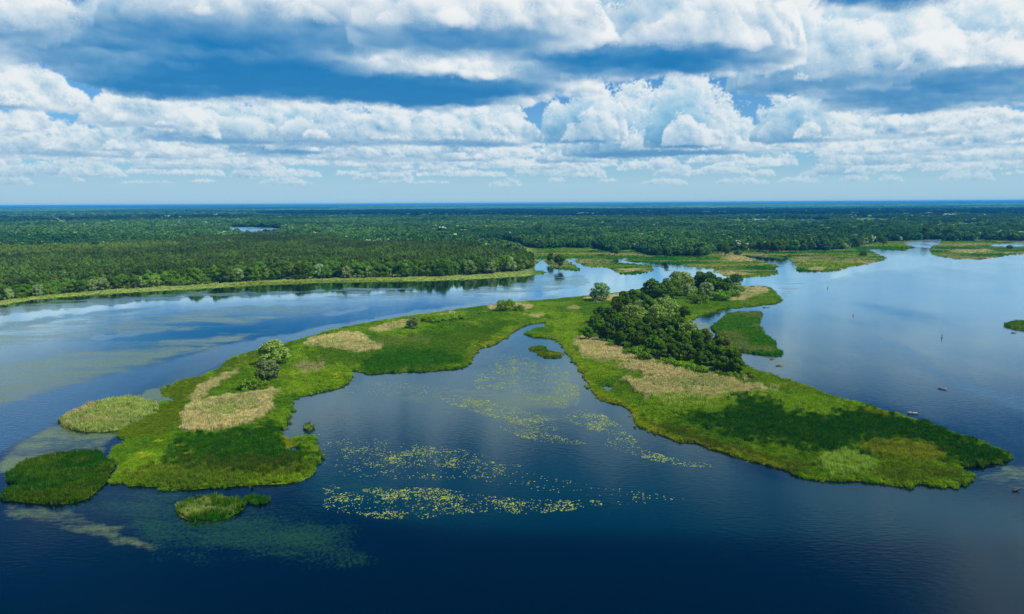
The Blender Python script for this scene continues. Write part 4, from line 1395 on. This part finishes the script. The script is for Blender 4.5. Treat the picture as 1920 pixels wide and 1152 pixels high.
# ------------------------------------------------------------------ water lilies
M_PAD = mat_plain('lily_leaf', (0.21, 0.255, 0.030), .5, .35, .6, .45)
LILY = [  # strips of floating leaves: polygon and leaves per square metre
    ([(598,940),(640,925),(700,915),(740,920),(800,912),(880,925),(960,935),(1060,938),(1140,940),(1130,950),(1000,965),(900,960),(820,968),(780,976),(700,972),(620,965)], .50),
    ([(700,912),(760,912),(790,925),(760,940),(700,935)], .5),
    ([(725,855),(790,838),(860,852),(920,868),(900,882),(820,876),(740,872)], .50),
    ([(640,840),(700,835),(760,855),(740,875),(660,870),(640,855)], .40),
    ([(780,840),(850,838),(880,848),(800,850)], .5),
    ([(600,905),(640,905),(650,935),(610,945)], .3),
    ([(880,872),(980,885),(1100,905),(1200,925),(1360,930),(1240,940),(1120,935),(1000,920),(900,905)], .09),
    ([(1140,940),(1240,942),(1130,950)], .12),
    ([(930,790),(1000,800),(1050,820),(1110,832),(1060,835),(980,822),(940,808)], .50),
    ([(1150,815),(1210,845),(1280,862),(1338,872),(1330,880),(1240,868),(1180,852),(1120,830)], .65),
    ([(1090,765),(1130,775),(1180,810),(1200,835),(1150,825),(1090,800),(1050,785)], .55),
    ([(820,740),(890,745),(960,760),(1040,790),(1050,812),(980,800),(900,775),(830,755)], .60),
    ([(900,690),(980,670),(1060,690),(1090,730),(1080,770),(1020,760),(950,730),(880,730)], .46),
    ([(940,660),(1000,672),(1040,700),(980,700),(920,690)], .30),
    ([(660,720),(760,715),(860,730),(820,750),(720,740),(640,745)], .12),
    ([(590,830),(680,820),(760,830),(900,850),(1000,880),(900,900),(700,900),(620,890)], .16),
    ([(560,760),(620,790),(600,830),(560,800)], .012),
    ([(1450,672),(1470,668),(1478,690),(1455,690)], .10),
]


def lily_points():
    Q = []
    for i, (poly, d) in enumerate(LILY):
        g = ground_poly(poly, 1)
        lo, hi = g.min(0), g.max(0)
        n = int((hi[0] - lo[0]) * (hi[1] - lo[1]) * d * 5.0)
        P = lo + rng.random((n, 2)) * (hi - lo)
        P = P[inside(P, g)]
        c = fbm(P[:, 0] / 6.0, P[:, 1] / 6.0, 200 + i, 3) + .5 * fbm(P[:, 0] / 1.8, P[:, 1] / 1.8, 230 + i, 2)
        P = P[rng.random(len(P)) < np.clip(.12 + sstep(-.06, .40, c), 0, 1)]
        Q.append(P)
    return np.vstack(Q)


def pads_mesh(name, P, origin=(0, 0)):
    V = []; Fc = []
    for (x, y) in P:
        r = random.uniform(.13, .31); a0 = random.uniform(0, 6.28); e = random.uniform(.7, 1.0); tz = random.uniform(-.10, .16)
        k = len(V)
        zc_ = random.uniform(.012, .05)
        for j in range(6):
            a = a0 + j * 1.0472
            V.append((x - origin[0] + r * math.cos(a), y - origin[1] + r * e * math.sin(a), zc_ + max(0, tz * r * math.cos(a) * 1.2)))
        Fc.append((k, k + 1, k + 2, k + 3, k + 4, k + 5))
    return new_mesh(name, V, np.array(Fc), M_PAD)


LP = lily_points()
cell = 5.0
keys = np.floor(LP / cell).astype(int)
cells = {}
for i, k in enumerate(map(tuple, keys)):
    cells.setdefault(k, []).append(i)
rank = sorted(cells.items(), key=lambda kv: -len(kv[1]) / (np.hypot(*LP[kv[1][0]]) ** 2))
taken = np.zeros(len(LP), bool)
for k, ids in rank[:140]:
    if len(ids) < 6:
        continue
    c = LP[ids].mean(0)
    o = link('lily_pad_clump', pads_mesh('lily_pad_clump', LP[ids], c), None, (float(c[0]), float(c[1]), 0))
    cp = to_px(c[None])[0]
    where = 'in the long nearest band' if cp[1] > 905 else 'in the middle band off the left shore' if cp[1] > 830 and cp[0] < 1000 else 'off the right spit' if cp[0] > 1080 else 'in the bright upper lagoon'
    tag(o, 'clump of yellow green lily pads floating ' + where, 'lily pads', 'lily pad clumps ' + where)
    taken[ids] = True
if (~taken).any():
    tag(link('scattered_lily_pads', pads_mesh('scattered_lily_pads', LP[~taken])), 'loose single lily pads strewn thinly over the lagoon', kind='stuff')
print('LILY', len(LP), len(rank))

# ------------------------------------------------------------------ boats, people, buoys, driftwood, buildings
M_HULLW = mat_plain('boat_grey_paint', (0.50, 0.51, 0.52), .35, .5, .08)
M_HULLD = mat_plain('boat_dark_hull', (0.020, 0.026, 0.032), .5, .4, .2)
M_MOTOR = mat_plain('motor_black', (0.015, 0.015, 0.017), .35, .5, .1)
M_WOOD = mat_plain('seat_wood', (0.22, 0.14, 0.07), .7, .2, .3, 8)
M_SKIN = mat_plain('skin', (0.50, 0.30, 0.21), .6, .3, .1)
M_HAIR = mat_plain('hair', (0.035, 0.022, 0.014), .8, .2, .2)


def hull_mesh(name, L=4.6, W=1.4, H=.55):
    V = []; Fc = []
    ts = np.linspace(0, 1, 11)
    for t in ts:
        w = W / 2 * (1 - max(0, (t - .45) / .55) ** 2.2) * (.88 + .12 * min(1, t / .2))
        w = max(w, .02)
        zt = H + .22 * max(0, (t - .4) / .6) ** 2; x = (t - .5) * L
        zb = -.12 + .30 * max(0, (t - .7) / .3) ** 2
        V += [(x, -w, zt), (x, -w * .82, zb + .12), (x, 0, zb), (x, w * .82, zb + .12), (x, w, zt),
              (x, w - min(.06, w * .4), zt), (x, w * .7, zb + .22), (x, 0, zb + .14), (x, -w * .7, zb + .22), (x, -w + min(.06, w * .4), zt)]
    for i in range(10):
        for j in range(10):
            a = i * 10 + j; b = i * 10 + (j + 1) % 10
            Fc.append((a, b, b + 10, a + 10))
    for i in (0, 10):
        for (p, q, r_, s_) in ((0, 1, 8, 9), (1, 2, 7, 8), (2, 3, 6, 7), (3, 4, 5, 6)):
            Fc.append((i * 10 + p, i * 10 + q, i * 10 + r_, i * 10 + s_))
    me = new_mesh(name, V, np.array(Fc))
    return me


def box_mesh(name, sx, sy, sz, mat, bevel=.02):
    bm = bmesh.new()
    bmesh.ops.create_cube(bm, size=1.0)
    for v in bm.verts:
        v.co = Vector((v.co.x * sx, v.co.y * sy, v.co.z * sz))
    bmesh.ops.bevel(bm, geom=bm.edges[:], offset=bevel, segments=2, affect='EDGES')
    me = bpy.data.meshes.new(name); bm.to_mesh(me); bm.free()
    me.materials.append(mat)
    return me


def boat(loc, heading, hull_mat, label):
    e = bpy.data.objects.new('fishing_boat', None); COL.objects.link(e)
    e.location = (loc[0], loc[1], 0.02); e.rotation_euler = (0, 0, heading)
    tag(e, label, 'boat')
    me = hull_mesh('hull'); me.materials.append(hull_mat); me.update()
    link('hull', me, e)
    for x in (-1.3, -.1, 1.1):
        link('seat', box_mesh('seat', .28, 1.30 if x < 1 else 1.05, .045, M_WOOD), e, (x, 0, .38))
    m = link('outboard_motor', box_mesh('outboard_motor', .30, .26, .42, M_MOTOR, .06), e, (-2.42, 0, .72))
    link('motor_leg', box_mesh('motor_leg', .10, .08, .75, M_MOTOR, .02), m, (0, 0, -.5))
    return e


def person_mesh(seed, coat, trousers):
    """seated figure grown round a skeleton; facing +x, hips at the origin"""
    g = random.Random(seed)
    bm = bmesh.new()
    sk = bm.verts.layers.skin.verify()

    def vv(p, r):
        v = bm.verts.new(p); v[sk].radius = (r, r); return v
    hip = vv((0, 0, .10), .135); ch = vv((.02, 0, .36), .15); nk0 = vv((.03, 0, .50), .10); nk = vv((.04, 0, .57), .055); hd = vv((.06, 0, .68), .095); ht = vv((.06, 0, .79), .085)
    hip[sk].use_root = True
    for a, b in ((hip, ch), (ch, nk0), (nk0, nk), (nk, hd), (hd, ht)):
        bm.edges.new((a, b))
    for s in (-1, 1):
        th = vv((.10, .10 * s, .08), .09); kn = vv((.44, .14 * s, .12), .07); an = vv((.46, .14 * s, -.28), .05); ft = vv((.60, .14 * s, -.33), .04)
        bm.edges.new((hip, th)); bm.edges.new((th, kn)); bm.edges.new((kn, an)); bm.edges.new((an, ft))
        sh = vv((.03, .19 * s, .46), .065); elb = vv((.12, .25 * s, .22), .05); wr = vv((.34, .16 * s, .22), .038); hn = vv((.42, .13 * s, .23), .04)
        bm.edges.new((nk0, sh)); bm.edges.new((sh, elb)); bm.edges.new((elb, wr)); bm.edges.new((wr, hn))
    me = bpy.data.meshes.new('person'); bm.to_mesh(me); bm.free()
    t = NT('clothing_%d' % seed)
    tc = t.n('ShaderNodeTexCoord'); sp = t.n('ShaderNodeSeparateXYZ'); t.link(tc.outputs['Object'], sp.inputs[0])
    c = t.mix(t.math('GREATER_THAN', sp.outputs[2], .17), c4(trousers), c4(coat))
    c = t.mix(t.math('GREATER_THAN', sp.outputs[2], .56), c, (0.50, .30, .21, 1))
    c = t.mix(t.math('MULTIPLY', t.math('GREATER_THAN', sp.outputs[0], .37), t.math('GREATER_THAN', sp.outputs[2], .185)), c, (0.50, .30, .21, 1))
    d = t.n('ShaderNodeBsdfDiffuse'); t.link(c, d.inputs[0]); t.link(d.outputs[0], t.out.inputs[0])
    me.materials.append(t.m)
    return me


def person(bt, x, face, coat, trousers, label, seed):
    o = link('person', person_mesh(seed, coat, trousers))
    a = bt.rotation_euler.z
    o.location = (bt.location.x + x * math.cos(a), bt.location.y + x * math.sin(a), .43)
    o.rotation_euler = (0, 0, a + face)
    md = o.modifiers.new('skin', 'SKIN'); md.use_smooth_shade = True
    s2 = o.modifiers.new('sub', 'SUBSURF'); s2.levels = 1; s2.render_levels = 1
    tag(o, label, 'person')
    bm = bmesh.new()
    bmesh.ops.create_uvsphere(bm, u_segments=12, v_segments=8, radius=.125)
    for v in list(bm.verts):
        if v.co.z < -.03:
            v.co.z = -.03
    me = bpy.data.meshes.new('cap'); bm.to_mesh(me); bm.free(); me.materials.append(M_HAIR)
    link('cap', me, o, (.05, 0, .76))
    return o


bx, by = gpt(1711, 776)
b1 = boat((bx, by), R(170), M_HULLW, 'pale motor boat with two people running close along the peninsula tip')
person(b1, 1.1, 0, (.70, .72, .75), (.03, .04, .06), 'person in a pale jacket sitting in the bow of the moving boat', 1)
person(b1, -.1, 0, (.05, .07, .10), (.02, .02, .03), 'person in dark clothes sitting amidships in the moving boat', 2)
bx, by = gpt(1767, 730)
b2 = boat((bx, by), R(125), M_HULLW, 'small pale boat lying still on open water beyond the moving boat')
person(b2, -1.3, 0, (.62, .66, .72), (.03, .03, .05), 'person in a light jacket sitting in the still pale boat', 3)
person(b2, 1.1, math.pi, (.03, .035, .05), (.02, .02, .03), 'person in dark clothes facing the stern of the still boat', 4)


def lathe(name, prof, mat, seg=12):
    V = []; Fc = []
    for r_, z in prof:
        for j in range(seg):
            a = 6.28318 * j / seg
            V.append((r_ * math.cos(a), r_ * math.sin(a), z))
    for i in range(len(prof) - 1):
        for j in range(seg):
            Fc.append((i * seg + j, i * seg + (j + 1) % seg, (i + 1) * seg + (j + 1) % seg, (i + 1) * seg + j))
    return new_mesh(name, V, np.array(Fc), mat, True)


M_BUOYD = mat_plain('buoy_dark', (0.015, 0.016, 0.02), .6, .3)
M_BUOYR = mat_plain('buoy_red', (0.32, 0.035, 0.03), .5, .4)
for (px, py, mt, h, lb) in ((1766, 634, M_BUOYD, 2.6, 'dark spar buoy on the open water right of the channel islet'), (1552, 541, M_BUOYD, 2.8, 'dark spar buoy far out before the delta islands'), (1600, 593, M_BUOYR, 1.7, 'small red buoy on the water above the channel islet')):
    gx, gy = gpt(px, py)
    e = bpy.data.objects.new('channel_buoy', None); COL.objects.link(e); e.location = (gx, gy, 0)
    tag(e, lb, 'buoy')
    link('float', lathe('float', [(0.01, -.4), (.62, -.35), (.70, 0), (.62, .28), (.2, .42), (.01, .45)], mt), e)
    link('mast', lathe('mast', [(.18, .35), (.16, h * .7), (.01, h * .72)], mt), e)
    link('topmark', lathe('topmark', [(.01, h * .66), (.34, h * .70), (.34, h * .9), (.01, h)], mt), e)

for i, (px, py, L, rz, lb) in enumerate(((1234, 499.5, 12, .1, 'dark driftwood snag left of two in the bright water off the delta'), (1246, 502, 11, -.2, 'dark driftwood snag in the middle of the bright water off the delta'), (1252, 507.5, 9, .0, 'lowest dark driftwood snag in the bright water off the delta'),
                                       (1436, 577, 7, .2, 'dark driftwood at the mouth of the side channel'), (1448, 674, 3.5, .3, 'dark floating branch below the channel islet'), (1462, 687, 4, -.3, 'second dark floating branch below the channel islet'), (1901, 625, 4, .1, 'dark branch in the water below the right edge islet'), (1905, 921, 3, .2, 'dark branch on pale water at the lower right edge'))):
    gx, gy = gpt(px, py)
    V = []; Fc = []
    g = np.random.default_rng(300 + i)
    tube(V, Fc, [(-L / 2, 0, .0), (-L / 6, g.normal(0, .3), .35), (L / 5, g.normal(0, .4), .3), (L / 2, g.normal(0, .5), .12)], [.28, .24, .17, .06])
    for k in range(6):
        a = g.uniform(-1.2, 1.2) + (math.pi if k % 2 else 0); x0 = g.uniform(-L / 2.5, L / 2.2); l = g.uniform(.8, 2.2)
        tube(V, Fc, [(x0, 0, .25), (x0 + l * .5 * math.cos(a), l * .5 * math.sin(a), .5), (x0 + l * math.cos(a), l * math.sin(a), .35 + g.uniform(0, .8))], [.13, .09, .03], 5)
    o = link('driftwood', new_mesh('driftwood', V, Fc, M_BARK, True), None, (gx, gy, 0)); o.rotation_euler = (0, 0, rz)
    tag(o, lb, 'driftwood')

M_WALL = mat_plain('pale_wall', (.62, .62, .60), .8, .2, .1)
M_ROOFP = mat_plain('pale_roof', (.60, .66, .72), .5, .4, .1)
M_ROOFB = mat_plain('metal_roof', (.30, .50, .66), .5, .4, .1)
M_GLASS = mat_plain('window_glass', (.02, .03, .04), .1, .6, .1)


def building(px, py, L, W, H, roof, label, rz=0.0, z=None):
    gx, gy = gpt(px, py)
    e = bpy.data.objects.new('long_barn', None); COL.objects.link(e)
    e.location = (gx, gy, float(terrain_z(np.array([[gx, gy]]))[0]) - .3 if z is None else z); e.rotation_euler = (0, 0, rz)
    tag(e, label, 'building')
    link('wall', box_mesh('wall', L, W, H, M_WALL, .05), e, (0, 0, H / 2))
    V = [(-L / 2 - .4, -W / 2 - .5, H), (L / 2 + .4, -W / 2 - .5, H), (L / 2 + .4, 0, H + W * .28), (-L / 2 - .4, 0, H + W * .28), (-L / 2 - .4, W / 2 + .5, H), (L / 2 + .4, W / 2 + .5, H)]
    V2 = [(x, y, zz + .25) for x, y, zz in V]
    Fq = [(0, 1, 2, 3), (3, 2, 5, 4), (9, 8, 7, 6), (10, 11, 8, 9), (0, 6, 7, 1), (4, 5, 11, 10), (0, 3, 9, 6), (3, 4, 10, 9), (1, 7, 8, 2), (2, 8, 11, 5)]
    link('roof', new_mesh('roof', V + V2, np.array(Fq), roof), e)
    n = max(2, int(L / 9))
    wm = box_mesh('window', min(2.2, L / n * .4), .12, H * .35, M_GLASS, .02)
    for i in range(n):
        link('window', wm, e, (-L / 2 + L * (i + .5) / n, -W / 2 - .03, H * .55))


building(995, 485.6, 9, 5, 3.0, M_ROOFP, 'tiny hut with a pale roof where the pine wood meets the creek', z=.3)
building(45, 421, 60, 22, 12, M_ROOFB, 'long blue roofed building in the far left forest', .05)
building(77, 420, 62, 24, 15, M_ROOFP, 'pale roofed building right of the blue roofed one in the far left forest', .0)
building(1625, 405.5, 60, 26, 9, M_ROOFB, 'wide pale building among far meadows at upper right', .1)
building(1701, 406.5, 70, 24, 10, M_ROOFP, 'bright roofed building right of the wide pale building at upper right', -.05)
building(1636, 404.7, 60, 26, 11, M_ROOFP, 'white roof just beyond the wide pale building at upper right', .1)

# ------------------------------------------------------------------ haze
M_HAZE = bpy.data.materials.new('haze')
M_HAZE.use_nodes = True
hn = M_HAZE.node_tree
hn.nodes.clear()
ho = hn.nodes.new('ShaderNodeOutputMaterial'); hv = hn.nodes.new('ShaderNodeVolumePrincipled')
hv.inputs['Color'].default_value = (0.03, 0.36, 0.85, 1)
hv.inputs['Density'].default_value = 0.00005
hv.inputs['Anisotropy'].default_value = 0.0
hn.links.new(hv.outputs[0], ho.inputs['Volume'])
hb = bpy.data.meshes.new('haze')
S = 40000.0
hb.from_pydata([(-S, -S, -2), (S, -S, -2), (S, S, -2), (-S, S, -2), (-S, -S, 112), (S, -S, 112), (S, S, 112), (-S, S, 112)], [], [(0, 3, 2, 1), (4, 5, 6, 7), (0, 1, 5, 4), (1, 2, 6, 5), (2, 3, 7, 6), (3, 0, 4, 7)])
hb.materials.append(M_HAZE)
tag(link('haze', hb), 'thin blue haze over the whole landscape', kind='stuff')
print('TREES', tree_count[0])
